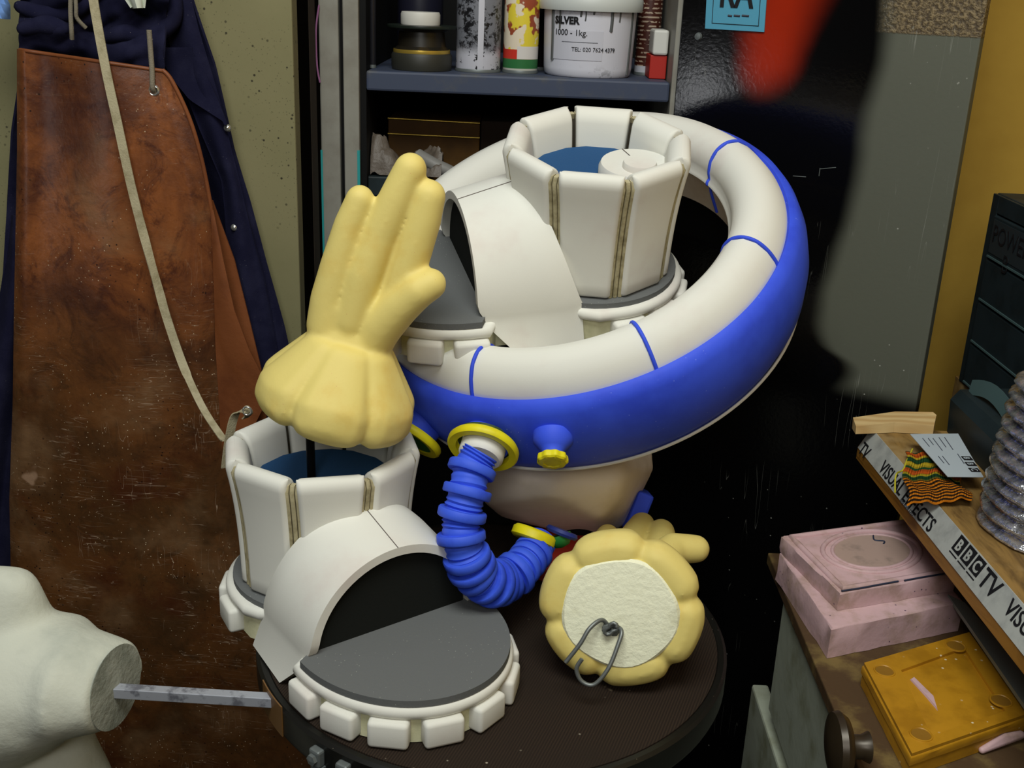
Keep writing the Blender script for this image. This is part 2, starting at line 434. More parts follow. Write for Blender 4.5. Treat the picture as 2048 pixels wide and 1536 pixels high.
def grid(nu, nv, fn, uv=False, th=0, bm=None):
    """surface fn(u,v)->point; optional thickness (closed)"""
    bm = bm or bm_new()
    P = [[V(fn(i/nu, j/nv)) for j in range(nv+1)] for i in range(nu+1)]
    A = [[bm.verts.new(p) for p in row] for row in P]
    layer = bm.loops.layers.uv.new('UVMap') if uv else None
    for i in range(nu):
        for j in range(nv):
            f = bm.faces.new((A[i][j], A[i+1][j], A[i+1][j+1], A[i][j+1]))
            if uv:
                for l, (a, b) in zip(f.loops, ((i, j), (i+1, j), (i+1, j+1), (i, j+1))): l[layer].uv = (a/nu, b/nv)
    bm.normal_update()
    if th:
        B = [[bm.verts.new(P[i][j]-A[i][j].normal*th) for j in range(nv+1)] for i in range(nu+1)]
        for i in range(nu):
            for j in range(nv):
                f = bm.faces.new((B[i][j], B[i][j+1], B[i+1][j+1], B[i+1][j]))
                if uv:
                    for l, (a, b) in zip(f.loops, ((i, j), (i, j+1), (i+1, j+1), (i+1, j))): l[layer].uv = (a/nu, b/nv)
        ed = [(A[i][0], A[i+1][0], B[i+1][0], B[i][0]) for i in range(nu)] + [(A[i+1][nv], A[i][nv], B[i][nv], B[i+1][nv]) for i in range(nu)]
        ed += [(A[0][j+1], A[0][j], B[0][j], B[0][j+1]) for j in range(nv)] + [(A[nu][j], A[nu][j+1], B[nu][j+1], B[nu][j]) for j in range(nv)]
        for q in ed: bm.faces.new(q)
    return bm
def text(name, s, size, org, xdir, ydir, m, parent, off=.0004, align='LEFT', bold=0, sx=1, shear=0):
    cu = bpy.data.curves.new('t', 'FONT'); cu.body = s; cu.size = size; cu.align_x = align; cu.offset = bold; cu.shear = shear
    cu.extrude = off; cu.resolution_u = 3
    o = bpy.data.objects.new('t', cu); COL.objects.link(o)
    dg = bpy.context.evaluated_depsgraph_get(); dg.update()
    me = bpy.data.meshes.new_from_object(o.evaluated_get(dg)); bpy.data.objects.remove(o); bpy.data.curves.remove(cu)
    bm = bm_new(); bm.from_mesh(me); bpy.data.meshes.remove(me)
    x = V(xdir).normalized(); y = (V(ydir)-x*V(ydir).dot(x)).normalized(); z = x.cross(y); B = Matrix((x, y, z)).transposed()
    for v in bm.verts: v.co = V(org) + B @ V((v.co.x*sx, v.co.y, v.co.z+off))
    return finish(bm, name, m, parent)
def polyline_on(path, r, m, name, parent, n=6): return finish(tube(path, r, n), name, m, parent, smooth=True)

#================================================================= SETTING
def struct(bm, name, m, parent=None, **k): return tag(finish(bm, name, m, parent, **k), kind='structure')
fl = struct(box((-1.8, -1.2, -.05), (1.1, 2.1, 0)), 'floor', 'floor')
XR = .86
struct(box((-1.85, -1.2, 0), (-1.8, 2.1, 2.6)), 'wall_side', 'walldark')
struct(box((-1.8, -1.25, 0), (XR+.05, -1.2, 2.6)), 'wall_front', 'walldark')
struct(box((XR, -1.2, 0), (XR+.05, 2.1, 2.6)), 'wall_right', 'wallyellow')
struct(box((-1.8, 2.02, 0), (.30, 2.1, 2.6)), 'wall_back', 'walldark')
struct(box((.302, 1.56, 0), (XR, 1.62, 2.6)), 'wall_rear', 'wallyellow')
xl = atY(589, 200, 1.30).x
struct(box((-1.8, 1.30, 0), (xl, 1.33, 2.6), .002), 'wall_left', 'wallbeige')
struct(box((xl, 1.40, 0), (atY(640, 200, 1.45).x-.003, 1.44, 2.6)), 'trim_1', 'walldark')
#================================================================= CABINET
YC = 1.45
def X_at(px, y=YC, py=200): return atY(px, py, y).x
cab = thing('storage_cabinet', (0.0, 1.6, 0), 'open black cabinet with grey frame posts and an open spray painted door', 'cabinet')
xa, xb, xc, xd = X_at(640), X_at(679), X_at(688), X_at(719)
xe = X_at(1346, YC, 130)
finish(box((xa, YC, .02), (xb, 1.98, 2.3), .002), 'side_panel', 'cabgrey', cab, label='grey outer side post')
finish(box((xb, YC+.012, .02), (xc, 1.98, 2.3)), 'side_groove', 'black', cab)
finish(box((xc, YC-.004, .02), (xd, 1.98, 2.3), .0015), 'side_post', 'cabgrey', cab)
finish(box((xd, YC+.006, .02), (xd+.008, 1.98, 2.3)), 'inner_side', 'black', cab)
finish(box((xd+.008, 1.96, .02), (xe, 1.98, 2.3)), 'back_panel', 'black', cab)
zs1 = atY(1000, 152, YC).z
zsb = atY(1000, 184, YC).z-.0
finish(box((xd+.008, YC+.004, zs1-.025), (xe-.001, 1.955, zs1), .003), 'shelf', 'shelfblue', cab)
zs2 = atY(900, 405, YC).z
finish(box((xd+.008, YC+.004, zs2-.03), (xe-.001, 1.955, zs2), .003), 'shelf', 'black', cab)
finish(box((xd+.008, YC+.004, .05), (xe-.001, 1.955, .08), .003), 'shelf', 'black', cab)
finish(box((xe, YC, .02), (xe+.008, 1.98, 2.3), .0015), 'side_panel', 'cabgrey', cab, label='narrow right edge post')
# overspray on the posts (paint lies on the metal, a hair proud of it)
finish(box((xa-.0006, YC-.0006, .7), (xa+.002, YC+.002, atY(642, 300, YC).z)), 'paint_streak', 'teal', cab, label='teal paint overspray')
finish(box((xd-.003, YC-.0048, .7), (xd+.0004, YC, atY(719, 300, YC).z)), 'paint_streak', 'teal', cab, label='teal paint overspray')
pk = catmull([atY(638, 10, YC-.004), atY(632, 60, YC-.004), atY(634, 130, YC-.004), atY(640, 165, YC-.004)], 6)
finish(tube(pk, .0012, 6), 'loose_strip', mat('purple_plastic', (150, 100, 140), .5), cab, smooth=True, label='loose purple edging strip')
# open door
dl = V((X_at(1354, YC, 130), YC-.004, 0)); dr = V((atY(1975, 0, 1.25).x, 1.25, 0))
du = (dr-dl); dw = du.length; du.normalize(); dn = V((du.y, -du.x, 0))   # dn faces the camera side
def m_door():
    t = NT('spray_painted_black_board')
    x, y, z = t.sep()           # object axes follow the door: x along the width, z height (object origin at hinge foot)
    wob = t.math('MULTIPLY', t.math('SUBTRACT', t.noise(4, 3), .5), .03)
    # grey primer left bare on the free side, under a cloud of black spray
    cr = t.n.new('ShaderNodeFloatCurve'); cv = cr.mapping.curves[0]; Z0, Z1 = .80, 1.40
    pts = sorted(((DUV(px, py)[1]-Z0)/(Z1-Z0), DUV(px, py)[0]) for px, py in GREY_EDGE)
    while len(cv.points) < len(pts): cv.points.new(.5, .5)
    for p_, (zz_, uu_) in zip(cv.points, pts): p_.location = (min(1, max(0, zz_)), uu_)
    cr.mapping.update()
    t.link(t.math('DIVIDE', t.math('SUBTRACT', z, Z0), Z1-Z0), cr.inputs['Value'])
    edge = t.math('ADD', cr.outputs[0], wob)
    gm = t.ramp(t.math('SUBTRACT', x, edge), -.014, .014)
    gm = t.math('MULTIPLY', gm, t.ramp(z, .86, .89))
    a = t.mix(gm, lin((8, 8, 9)), lin((92, 94, 82)))
    # sponge-textured patch at the top
    pat = t.ramp(t.noise(230, 3, .6), .36, .66)
    tex = t.mix(pat, lin((74, 62, 46)), lin((136, 118, 86)))
    up = t.math('MULTIPLY', t.ramp(z, DZT-.001, DZT+.001), gm)
    a = t.mix(up, a, tex)
    # red spray blob
    zz = t.math('SUBTRACT', z, RZ)
    cx_ = t.math('ADD', RX, t.math('MULTIPLY', zz, .10))
    wd = t.math('ADD', .030, t.math('MULTIPLY', t.math('MAXIMUM', zz, 0), .16))
    g = t.math('POWER', t.math('DIVIDE', t.math('SUBTRACT', x, cx_), wd), 2)
    g2 = t.math('POWER', t.math('DIVIDE', t.math('MINIMUM', zz, 0), .035), 2)
    g = t.math('ADD', t.math('ADD', g, g2), t.math('MULTIPLY', t.math('SUBTRACT', t.noise(14, 3), .5), .8))
    red = t.ramp(g, -.8, 3.6, True)
    red = t.math('POWER', red, 1.6)
    a = t.mix(red, a, lin((172, 44, 18)))
    # thin pale scratches
    ln = t.ramp(t.math('ABSOLUTE', t.math('SUBTRACT', t.noise(1, 2, .5, t.mapped((60, 60, 2.5))), .5)), .0005, .003, True)
    ln = t.math('MULTIPLY', ln, t.ramp(t.noise(8, 2), .56, .62))
    a = t.mix(t.math('MULTIPLY', ln, .5), a, lin((150, 150, 140)))
    v = t.voro(60); a = t.mix(t.math('MULTIPLY', t.ramp(v.outputs['Distance'], .04, .07, True), t.ramp(t.noise(4, 2), .5, .6)), a, lin((160, 160, 150)))
    t.col(a)
    t.set(t.mix(gm, (.22, .22, .22, 1), (.6, .6, .6, 1)) if False else .3, 0, .35)
    rg = t.math('ADD', t.math('MULTIPLY', gm, .40), .15); t.link(rg, t.b.inputs['Roughness'])
    hb = t.math('ADD', t.math('MULTIPLY', up, t.math('MULTIPLY', pat, 1.2)), t.math('MULTIPLY', t.noise(160, 3), .12)); t.bump(hb, .5, .0025)
    return t.m
def door_uv(px, py):
    p = onplane(px, py, dl, dn); return (p-dl).dot(du), p.z
DUV = door_uv
GREY_EDGE = [(1775, 20), (1765, 120), (1738, 220), (1722, 340), (1700, 430), (1668, 520), (1640, 620), (1652, 690), (1700, 735), (1668, 800), (1720, 860), (1760, 930)]
DZT = door_uv(1860, 70)[1]
RX, RZ = door_uv(1540, 110)
bm = box((0, -.0, 0.03), (dw, .018, 2.25), .0015)
Bd = Matrix((du, -dn, V((0, 0, 1)))).transposed()
me = bpy.data.meshes.new('door'); bm.to_mesh(me); bm.free(); me.materials.append(m_door())
door = bpy.data.objects.new('door', me); COL.objects.link(door); door.parent = cab
door.matrix_local = Matrix.Translation(dl - cab.location) @ Bd.to_4x4(); door['label'] = 'black board door with red and grey spray paint'
def ondoor(px, py, off=0): return onplane(px, py, dl+dn*off, dn)
finish(lathe([(.0001, .004), (.004, .003), (.005, 0), (.0001, 0)][::-1], ondoor(1397, 73, .0005), dn, 20), 'door_screw', 'steel', cab, smooth=True)
for k, pp in enumerate([[(1640, 338), (1672, 335)], [(1638, 352), (1640, 336)], [(1586, 352), (1612, 354)]]):
    finish(tube([ondoor(*q, .0004) for q in pp], .0005, 5), 'scratch_mark', 'steel', cab)
# notice card on the door
st = thing('notice_card', ondoor(1470, 60), 'light blue notice card with big dark letters stuck on black cabinet door', 'card')
c = [ondoor(1411, 57, .001), ondoor(1529, 64, .001), ondoor(1538, -60, .001), ondoor(1417, -60, .001)]
bm = bm_new(); add_faces(bm, c+[p+dn*.0015 for p in c], [(0, 1, 2, 3), (7, 6, 5, 4), (0, 4, 5, 1), (1, 5, 6, 2), (2, 6, 7, 3), (3, 7, 4, 0)])
finish(fixn(bm), 'card', 'stickerblue', st)
text('lettering', 'RA', .048, ondoor(1437, 12, .003), du, (0, 0, 1), 'ink', st, .0003, bold=.001, sx=.72)
for a_, b_ in ((1456, 1464), (1468, 1480), (1484, 1498)):
    finish(tube([ondoor(a_, 31, .0028), ondoor(b_, 32, .0028)], .0012, 5), 'small_print', 'inkgrey', st)
fr = [ondoor(1424, 46, .0028), ondoor(1517, 52, .0028), ondoor(1524, -55, .0028), ondoor(1430, -55, .0028)]
finish(tube(fr, .0006, 5, closed=True), 'border_line', 'ink', st)

#================================================================= SHELF CONTENTS
def cylinder(name, px0, px1, y, base, top_px, m, label, cat, extra=None, n=48, parent=None, z0=None):
    a = atY(px0, 110, y); b = atY(px1, 110, y); r = (b.x-a.x)/2; cx = (a.x+b.x)/2
    zt = atY((px0+px1)/2, top_px, y).z
    h = zt-base
    prof = [(.0001, 0), (r*.93, 0), (r*.97, .002), (r, .005), (r, h-.008), (r*.97, h-.004), (r*.9, h), (.0001, h)]
    return cx, r, prof, h
def can(name, px0, px1, y, top_px, m, label, cat='spray can', group=None, base=None):
    base = zs1 if base is None else base
    cx, r, prof, h = cylinder(name, px0, px1, y, base, top_px, m, label, cat)
    t = thing(name, (cx, y, base), label, cat, group)
    finish(lathe(prof, (cx, y, base+.0005)), 'body', m, t, smooth=40)
    finish(lathe([(r*1.02, 0), (r*1.03, .002), (r*1.0, .004), (r*.9, .004), (r*.9, 0)], (cx, y, base+.0002), cap=False, wrap=True), 'base_rim', 'steel', t, smooth=True)
    finish(lathe([(.0001, h), (r*.72, h), (r*.5, h+.012), (.012, h+.016), (.012, h+.026), (.0001, h+.026)], (cx, y, base)), 'dome', 'steel', t, smooth=40)
    return t
can('spray_can', 912, 1001, 1.515, -120, 'speckled_black_can', 'black and white speckled spray can on shelf beside yellow can')
can('spray_can', 1006, 1076, 1.52, -120, 'yellow_picture_can', 'yellow and red picture-labelled can with green band on cabinet shelf')
can('spray_can', 1270, 1318, 1.57, -110, 'brown_text_can', 'dark brown can with small print and white base behind white tub')
can('spray_can', 1062, 1092, 1.585, -100, 'black', 'plain black can half hidden between yellow can and white tub')
can('spray_can', 795, 885, 1.62, -100, mat('near_black_label', (26, 26, 40), .4), 'dark navy can standing behind the black cable spool')
can('spray_can', 738, 752, 1.50, -100, mat('thin_dark_tube', (40, 40, 46), .3, .4), 'thin dark metal tube at the left end of cabinet shelf', 'tube')
# spool
yS = 1.505; a = atY(775, 110, yS); b = atY(912, 110, yS); r = (b.x-a.x)/2; cx = (a.x+b.x)/2
sp = thing('cable_spool', (cx, yS, zs1), 'black cable spool with brass band lying on shelf under white lid', 'spool')
m_bl = mat('black_varnished', (30, 26, 18), .4, 0, .5, var=((64, 50, 22), 30, .5, .7))
finish(lathe([(.0001, .0), (r*.86, 0), (r*.88, .004), (r*.88, .018), (r*.84, .021), (.0001, .021)], (cx, yS, zs1+.0005)), 'lower_flange', mat('dark_grey_flange', (46, 46, 40), .5), sp, smooth=40)
finish(lathe([(.0001, .021), (r*.78, .021), (r*.8, .026), (r*.7, .03), (r*.66, .048), (r*.8, .052), (.0001, .052)], (cx, yS, zs1)), 'drum', m_bl, sp, smooth=40)
finish(lathe([(r*.82, .021), (r*.83, .0235), (r*.82, .026), (r*.79, .026), (r*.79, .021)], (cx, yS, zs1), cap=False, wrap=True), 'brass_band', 'brass', sp, smooth=True)
finish(lathe([(.0001, .052), (r, .0525), (r*1.01, .054), (r, .056), (.0001, .056)], (cx, yS, zs1)), 'upper_flange', mat('black_green_flange', (24, 32, 26), .4), sp, smooth=40)
r2 = r*.57
tag(finish(lathe([(.0001, 0), (r2*.98, 0), (r2, .002), (r2, .013), (r2*.95, .016), (.0001, .016)], (cx-.002, yS, zs1+.0562)), 'jar_lid', 'offwhite', smooth=40), 'round white plastic lid lying on top of black spool', 'lid')
# tub
yT = 1.525; a = atY(1084, 110, yT); b = atY(1268, 110, yT); r = (b.x-a.x)/2; cx = (a.x+b.x)/2
h = atY(1170, 12, yT-r).z-zs1-.002
tb = thing('paint_tub', (cx, yT, zs1), 'white plastic paint tub with drips and printed SILVER label on shelf', 'tub')
finish(lathe([(.0001, 0), (r*.9, 0), (r*.94, .003), (r*.955, .01), (r, h), (.0001, h)], (cx, yT, zs1+.0005)), 'body', 'tub', tb, smooth=40)
finish(lathe([(r*1.0, h-.004), (r*1.10, h-.004), (r*1.12, h), (r*1.12, h+.010), (r*1.08, h+.014), (r*.9, h+.014), (.0001, h+.012)], (cx, yT, zs1), cap=False), 'lid', mat('greenish_white_lid', (196, 200, 196), .45, 0, .5), tb, smooth=40)
def on_tub(ang, z, off=0): rr = r*(.955+.045*z/h)+off; return V((cx+rr*math.sin(ang), yT-rr*math.cos(ang), zs1+z))
for ang, z0, w in [(-.95, .02, .0035), (-.74, .060, .0022), (-.25, .075, .002), (.02, .078, .002), (.42, .058, .003), (.62, .07, .002), (1.05, .004, .003), (-.15, .07, .0015)]:
    finish(tube(catmull([on_tub(ang, h-.002, -.0008), on_tub(ang+.01, (h+z0)/2, -.0008), on_tub(ang, z0, -.0008)], 6), w*.8, 8), 'paint_drip', 'drip', tb, smooth=True)
def tubtext(s, size, ang0, z, bold=0, m='ink'):
    # lettering bent round the tub
    o = text('lettering', s, size, (0, 0, 0), (1, 0, 0), (0, 1, 0), m, tb, .0002, bold=bold)
    base = wloc(tb)
    for v in o.data.vertices:
        x, y, zz = v.co + base*1.0
        v.co = on_tub(ang0 + x/r, z+y, .0007+zz) - base
    return o
lb = grid(10, 4, lambda u, v: on_tub(-.95+u*1.2, .022+v*(h-.05), .0005), th=.0003)
finish(lb, 'label', mat('label_paper', (196, 196, 206), .5), tb, smooth=True)
tubtext('SILVER', .0122, -.86, .066, .0005); tubtext('1000 - 1kg.', .0105, -.86, .052)
tubtext('TEL: 020 7624 4379', .0072, -.42, .033); 
finish(tube([on_tub(-.66+.1*i, .044, .0008) for i in range(9)], .0003, 5), 'label_line', 'inkgrey', tb)
# boxes
pa = atY(1309, 128, 1.50); pb = atY(1352, 128, 1.50)
tag(finish(box((pa.x-.006, 1.50, zs1+.0004), (xe-.002, 1.56, zs1+.030), .001), 'red_carton', 'redbox'), 'small red carton under the white box at shelf end', 'box')
tag(finish(box((pa.x-.004, 1.496, zs1+.0306), (xe-.002, 1.55, zs1+.062), .003), 'small_box', 'offwhite'), 'small white plastic box stacked on red carton', 'box')
# lower shelf
zt = zs2
tr = thing('brass_tray', (atY(865, 300, 1.62).x, 1.62, zt), 'dark brass-edged tray box standing on lower cabinet shelf', 'box')
A = atY(776, 236, 1.56); B = atY(960, 252, 1.56)
ht = A.z
finish(box((A.x, 1.56, zt+.0005), (B.x, 1.75, ht-.0), .002), 'body', 'browncard', tr)
finish(tube([(A.x, 1.558, ht), (B.x, 1.558, ht-.002)], .0012, 8), 'brass_rim', 'brass', tr, smooth=True)
finish(tube([(A.x, 1.558, ht-.021), (B.x, 1.558, ht-.022)], .0012, 8), 'brass_rim', 'brass', tr, smooth=True)
A = atY(968, 245, 1.54); 
tag(finish(box((A.x-.005, 1.56, zt+.0005), (A.x+.12, 1.72, A.z), .002), 'storage_box', 'darkbox'), 'dark brown box behind the cream boot on lower shelf', 'box')
def crum(u, v):
    p = V((atY(745, 300, 1.5).x+u*.095, 1.475+v*.06, zt+.0))
    hh = .050*(math.sin(PI*v)**.5)*(.75-.45*u+.3*math.sin(7*u+3*v)) + .012*noise.noise(V((u*8, v*8, 3)))
    return p+V((0, 0, max(.0005, hh)+.028))
# dark box below the crumple
bx0 = atY(737, 340, 1.47)
tag(finish(box((bx0.x-.002, 1.47, zt+.0005), (bx0.x+.08, 1.56, zt+.027), .002), 'small_box', 'slate'), 'small dark grey box under crumpled plastic on lower shelf', 'box')
tag(finish(grid(30, 16, crum, th=.001), 'crumpled_plastic', 'crumple', smooth=True), 'grey crumpled plastic sheet on lower cabinet shelf', 'plastic sheet')
hp = catmull([atY(835, 310, 1.50), atY(870, 330, 1.49), atY(910, 350, 1.49), atY(950, 385, 1.49)], 8)
tag(finish(tube(hp, .009, 14), 'coiled_tubing', mat('grey_white_tubing', (128, 126, 122), .5), smooth=True), 'grey white tubing curving behind the upright glove', 'tubing')
zl = .08
bb = atY(1395, 600, 1.50)
tag(finish(box((atY(1300, 500, 1.5).x, 1.50, zl+.0005), (xe-.004, 1.75, atY(1400, 395, 1.5).z), .003), 'cardboard_box', 'darkbox'), 'dark brown box low in cabinet seen through the ring', 'box')

#================================================================= STOOL
SC0 = V((-.009, .9187, .75)); SR = .2205
stl = thing('work_stool', (SC0.x, SC0.y, 0), 'round brown carpet-topped work stool with black rim carrying the foam pieces', 'stool')
finish(lathe([(.0001, .722), (SR-.006, .722), (SR-.006, .7495), (.0001, .75)], (SC0.x, SC0.y, 0), n=96), 'seat', 'seat', stl, smooth=40)
finish(lathe([(SR-.006, .720), (SR+.001, .720), (SR+.003, .725), (SR+.003, .7470), (SR, .7494), (SR-.005, .7490), (SR-.006, .748)], (SC0.x, SC0.y, 0), n=96, cap=False, wrap=True), 'rim', 'darkmetal', stl, smooth=40)
finish(lathe([(.0001, .69), (.15, .69), (.16, .70), (.16, .7195), (.0001, .7195)], (SC0.x, SC0.y, 0)), 'under_plate', 'black', stl, smooth=40)
finish(lathe([(.0001, .03), (.03, .03), (.03, .69), (.0001, .69)], (SC0.x, SC0.y, 0), n=32), 'pole', 'darkmetal', stl, smooth=40)
for k in range(4):
    a = PI/4+k*PI/2
    finish(tube([SC0+V((math.cos(a)*.13, math.sin(a)*.13, -.06)), V((SC0.x+math.cos(a)*.24, SC0.y+math.sin(a)*.24, .012))], .012, 12), 'leg', 'black', stl, smooth=True)
for px, py in ((678, 1478), (728, 1500)):
    p = atZ(px, py+6, .735); d2 = (p-V((SC0.x, SC0.y, .735))).normalized(); p = V((SC0.x, SC0.y, .735))+d2*(SR+.006)
    Bk = basis((0, 0, 1), d2)
    b_ = finish(add_box(bm_new(), p, (.008, .012, .016), Bk, .002), 'bracket', 'steel', stl)
    finish(lathe([(.0001, 0), (.005, 0), (.005, .003), (.0001, .004)], p+d2*.004, d2, 6), 'bolt', 'steel', b_)
    finish(tube([p+V((0, 0, -.008))-d2*.002, p+V((0, 0, -.10))-d2*.008, p+V((0, 0, -.7))-d2*.03], .007, 10), 'support_tube', 'steel', stl, smooth=True)
p0 = atZ(548, 1400, .745); d2 = (V((p0.x, p0.y, 0))-V((SC0.x, SC0.y, 0))).normalized()
arc = [V((SC0.x, SC0.y, .7375)) + (SR+.0035)*V((math.cos(t), math.sin(t), 0)) for t in [math.atan2(d2.y, d2.x)+i*.02 for i in range(-5, 6)]]
finish(ribbon(arc, .03, .0012, lambda t: (0, 0, 1)), 'tape_patch', mat('brown_tape', (110, 78, 42), .4), stl, label='brown tape patch on the rim')

#================================================================= BOOTS
LB = .138
def sole_outline(d=0):
    o = []; a, b, rh = .0955+d, .111+d, .093+d
    n = 40
    for i in range(n+1): t = PI*i/n; o.append((a*math.cos(t), LB+b*math.sin(t)))
    w_ = .079+d
    o += [(-a, LB-.010), (-w_, LB-.020), (-w_, .040), (-w_-.006, .034), (-rh, .020)]
    for i in range(n+1): t = PI+PI*i/n; o.append((rh*math.cos(t), rh*math.sin(t)))
    o += [(rh, .020), (w_+.006, .034), (w_, .040), (w_, LB-.020), (a, LB-.010)]; return o
def boot(org, B, label, group, seam=True, scale=1.0, strip_extra=None):
    org = V(org); B = B*scale
    T = lambda p: org + B @ V(p)
    t = thing('foam_boot', org, label, 'boot', group)
    def tx(bm):
        for v in bm.verts: v.co = T(v.co)
        return bm
    I3 = Matrix.Identity(3); O = V((0, 0, 0))
    sole = finish(tx(prism(sole_outline(-.004), .0005, .030, I3, O)), 'sole', 'foam_core', t, smooth=35)
    finish(tx(prism(sole_outline(.002), .0245, .036, I3, O, .0045)), 'sole_lip', 'foam', t, smooth=60)
    # tread blocks
    def blk(c, ang, ln):
        Bz = Matrix(((math.cos(ang), -math.sin(ang), 0), (math.sin(ang), math.cos(ang), 0), (0, 0, 1)))
        finish(tx(add_box(bm_new(), (c[0], c[1], .0125), (ln, .018, .0245), Bz, .0038, 3)), 'tread_block', 'foam', sole, smooth=40)
    # toe: walk along ellipse by arc length
    def walk(fn, t0, t1, n, ln):
        N = 400; P = [fn(t0+(t1-t0)*i/N) for i in range(N+1)]; S = [0]
        for i in range(N): S.append(S[-1]+math.hypot(P[i+1][0]-P[i][0], P[i+1][1]-P[i][1]))
        for k in range(n):
            s = S[-1]*(k+.5)/n; i = min(range(N), key=lambda j: abs(S[j]-s)); q = P[min(i+1, N)]; p = P[max(i-1, 0)]
            blk(P[i], math.atan2(q[1]-p[1], q[0]-p[0]), S[-1]/n-.0095)
    walk(lambda s: (.0945*math.cos(s), LB+.109*math.sin(s)) if 0 <= s <= PI else ((.0945, LB+(s)*.1) if s < 0 else (-.0945, LB-(s-PI)*.1)), -.14, PI+.14, 8, 0)
    walk(lambda s: (.0925*math.cos(s), .0925*math.sin(s)), PI-.12, 2*PI+.12, 7, 0)
    # toe pad
    n = 48; o = [(.0945*math.cos(PI*i/n), LB+.110*math.sin(PI*i/n)) for i in range(n+1)]
    o = [(.0945, LB-.002)]+o+[(-.0945, LB-.002), (-.072, LB-.0145), (.072, LB-.0145)]
    lo = [T((x, y, .0362)) for x, y in o]; hi = [T((x*1.0, y, .0425)) for x, y in o]
    finish(loft([lo, hi]), 'toe_pad', 'greyfoam', t)
    # heel dark ring under the shaft
    finish(tx(prism([(.088*math.cos(2*PI*i/48), .088*math.sin(2*PI*i/48)) for i in range(48)], .036, .0415, I3, O)), 'ankle_gasket', 'greyfoam', t, smooth=35)
    # instep
    def H(y): k = (y-.03)/(LB-.03); return .150-.027*k
    na = 36; rows = []
    prof = [(1, 0.0, None), (1, .03, None)] + [(None, None, PI*i/na) for i in range(na+1)] + [(-1, .03, None), (-1, 0.0, None)]
    def pt(pr, s, inner):
        sg, z, a = pr; w = .0860-(.008 if inner else 0); tk = (1-.065*(1-min(1, s/.3))**2)
        if a is None:
            yf = LB-.038*(1-z/.04) if z < .04 else LB
            y = .033+(yf-.033)*s
            wf = (w*tk if z > .01 else w+.0065+.005*s)
            return T((sg*wf, y, z+.0008))
        yb = .033+.037*math.sin(a)**.9; yf = LB - (.0 if True else 0); 
        if math.sin(a) < .12: yf = LB-.006*(1-math.sin(a)/.12)
        y = yb+(yf-yb)*s
        wz = w - (.006*(1-math.cos(PI*s))*.5)*1.0
        hh = H(y)-.040-(.008 if inner else 0)
        return T((w*tk*math.cos(a), y, .040+hh*math.sin(a)))
    ns = 14; bm = bm_new()
    O_ = [[bm.verts.new(pt(pr, j/ns, False)) for j in range(ns+1)] for pr in prof]
    I_ = [[bm.verts.new(pt(pr, j/ns, True)) for j in range(ns+1)] for pr in prof]
    m_ = len(prof)
    for i in range(m_-1):
        for j in range(ns):
            bm.faces.new((O_[i][j], O_[i+1][j], O_[i+1][j+1], O_[i][j+1])); bm.faces.new((I_[i][j], I_[i][j+1], I_[i+1][j+1], I_[i+1][j]))
        for j in (0, ns): bm.faces.new((O_[i][j], I_[i][j], I_[i+1][j], O_[i+1][j]))
    for i in (0, m_-1):
        for j in range(ns): bm.faces.new((O_[i][j], O_[i][j+1], I_[i][j+1], I_[i][j]))
    ins = finish(fixn(bm), 'instep', 'foam', t, smooth=50)
    # pencil seam along the crest
    sm = [V(pt((None, None, PI/2), j/ns, False)) + (B @ V((0, 0, 1))).normalized()*.0001 for j in range(ns+1)]
    finish(tube(sm, .0005, 5), 'seam_line', 'graphite', ins)
    # black front panel
    n = 40; yy = LB-.008; w = .0800
    o = [(w*math.cos(PI*i/n)*.94, .040+(H(yy)-.048)*math.sin(PI*i/n)) for i in range(n+1)]
    finish(loft([[T((x, yy-.006, z)) for x, z in o], [T((x, yy, z)) for x, z in o]]), 'front_panel', 'blackfoam', t)
    # shaft panels
    HS = .172
    def ap(z): k = max(0, (z-.036)/(HS-.036)); return .0785+.0025*k+.0095*k**3
    th = .021
    for k in range(8):
        th0 = PI/2+PI/8+k*PI/4
        rh = V((math.cos(th0), math.sin(th0), 0)); tt = V((-math.sin(th0), math.cos(th0), 0))
        z0 = .0420
        if k in (0, 7): z0 = .060
        loops = []
        lv = [(z0, .004), (z0+.0015, .0015), (z0+.004, 0)] + [(z0+.004+(HS-.012-z0-.004)*i/10, 0) for i in range(1, 11)]
        for i in range(1, 7): s = i/6*PI/2; lv.append((HS-.012+.012*math.sin(s), .0098*(1-math.cos(s))))
        for z, ins_ in lv:
            ro_ = ap(z)-ins_; ri = ap(z)-th+ins_; hw = ap(z)*math.tan(PI/8)-.0072-ins_*.10; hwi = (ap(z)-th)*math.tan(PI/8)-.0008-ins_*.05
            rc = min(.0045, (ro_-ri)*.45)
            pts = []
            for (r_, w_, s0) in ((ro_, hw, 0), (ro_, -hw, 1), (ri, -hwi, 2), (ri, hwi, 3)):
                sr = -1 if s0 in (0, 1) else 1; sw = -1 if w_ > 0 else 1
                c_ = (r_+sr*rc, w_+sw*rc)
                a0 = {0: PI/2, 1: 0, 2: -PI/2, 3: PI}[s0]
                for q in range(5):
                    an = a0 - q/4*PI/2
                    pts.append((c_[0]+rc*math.cos(an), c_[1]+rc*math.sin(an)))
            bulge = []
            for r_, w_ in pts:
                bw = .0022*(1-(w_/max(hw, .001))**2) if r_ > (ro_+ri)/2 else 0
                bulge.append(T(rh*(r_+bw)+tt*w_+V((0, 0, z))))
            loops.append(bulge)
        finish(loft(loops), 'shaft_panel', 'foam', t, smooth=50)
        # layered strip in the gap
        ga = PI/2+k*PI/4; rg = V((math.cos(ga), math.sin(ga), 0)); tg = V((-math.sin(ga), math.cos(ga), 0))
        zb = .042 if k else .10
        zz = [zb+(HS-.012-zb)*i/10 for i in range(11)]
        rc_ = lambda z: ap(z)/math.cos(PI/8)
        g = None
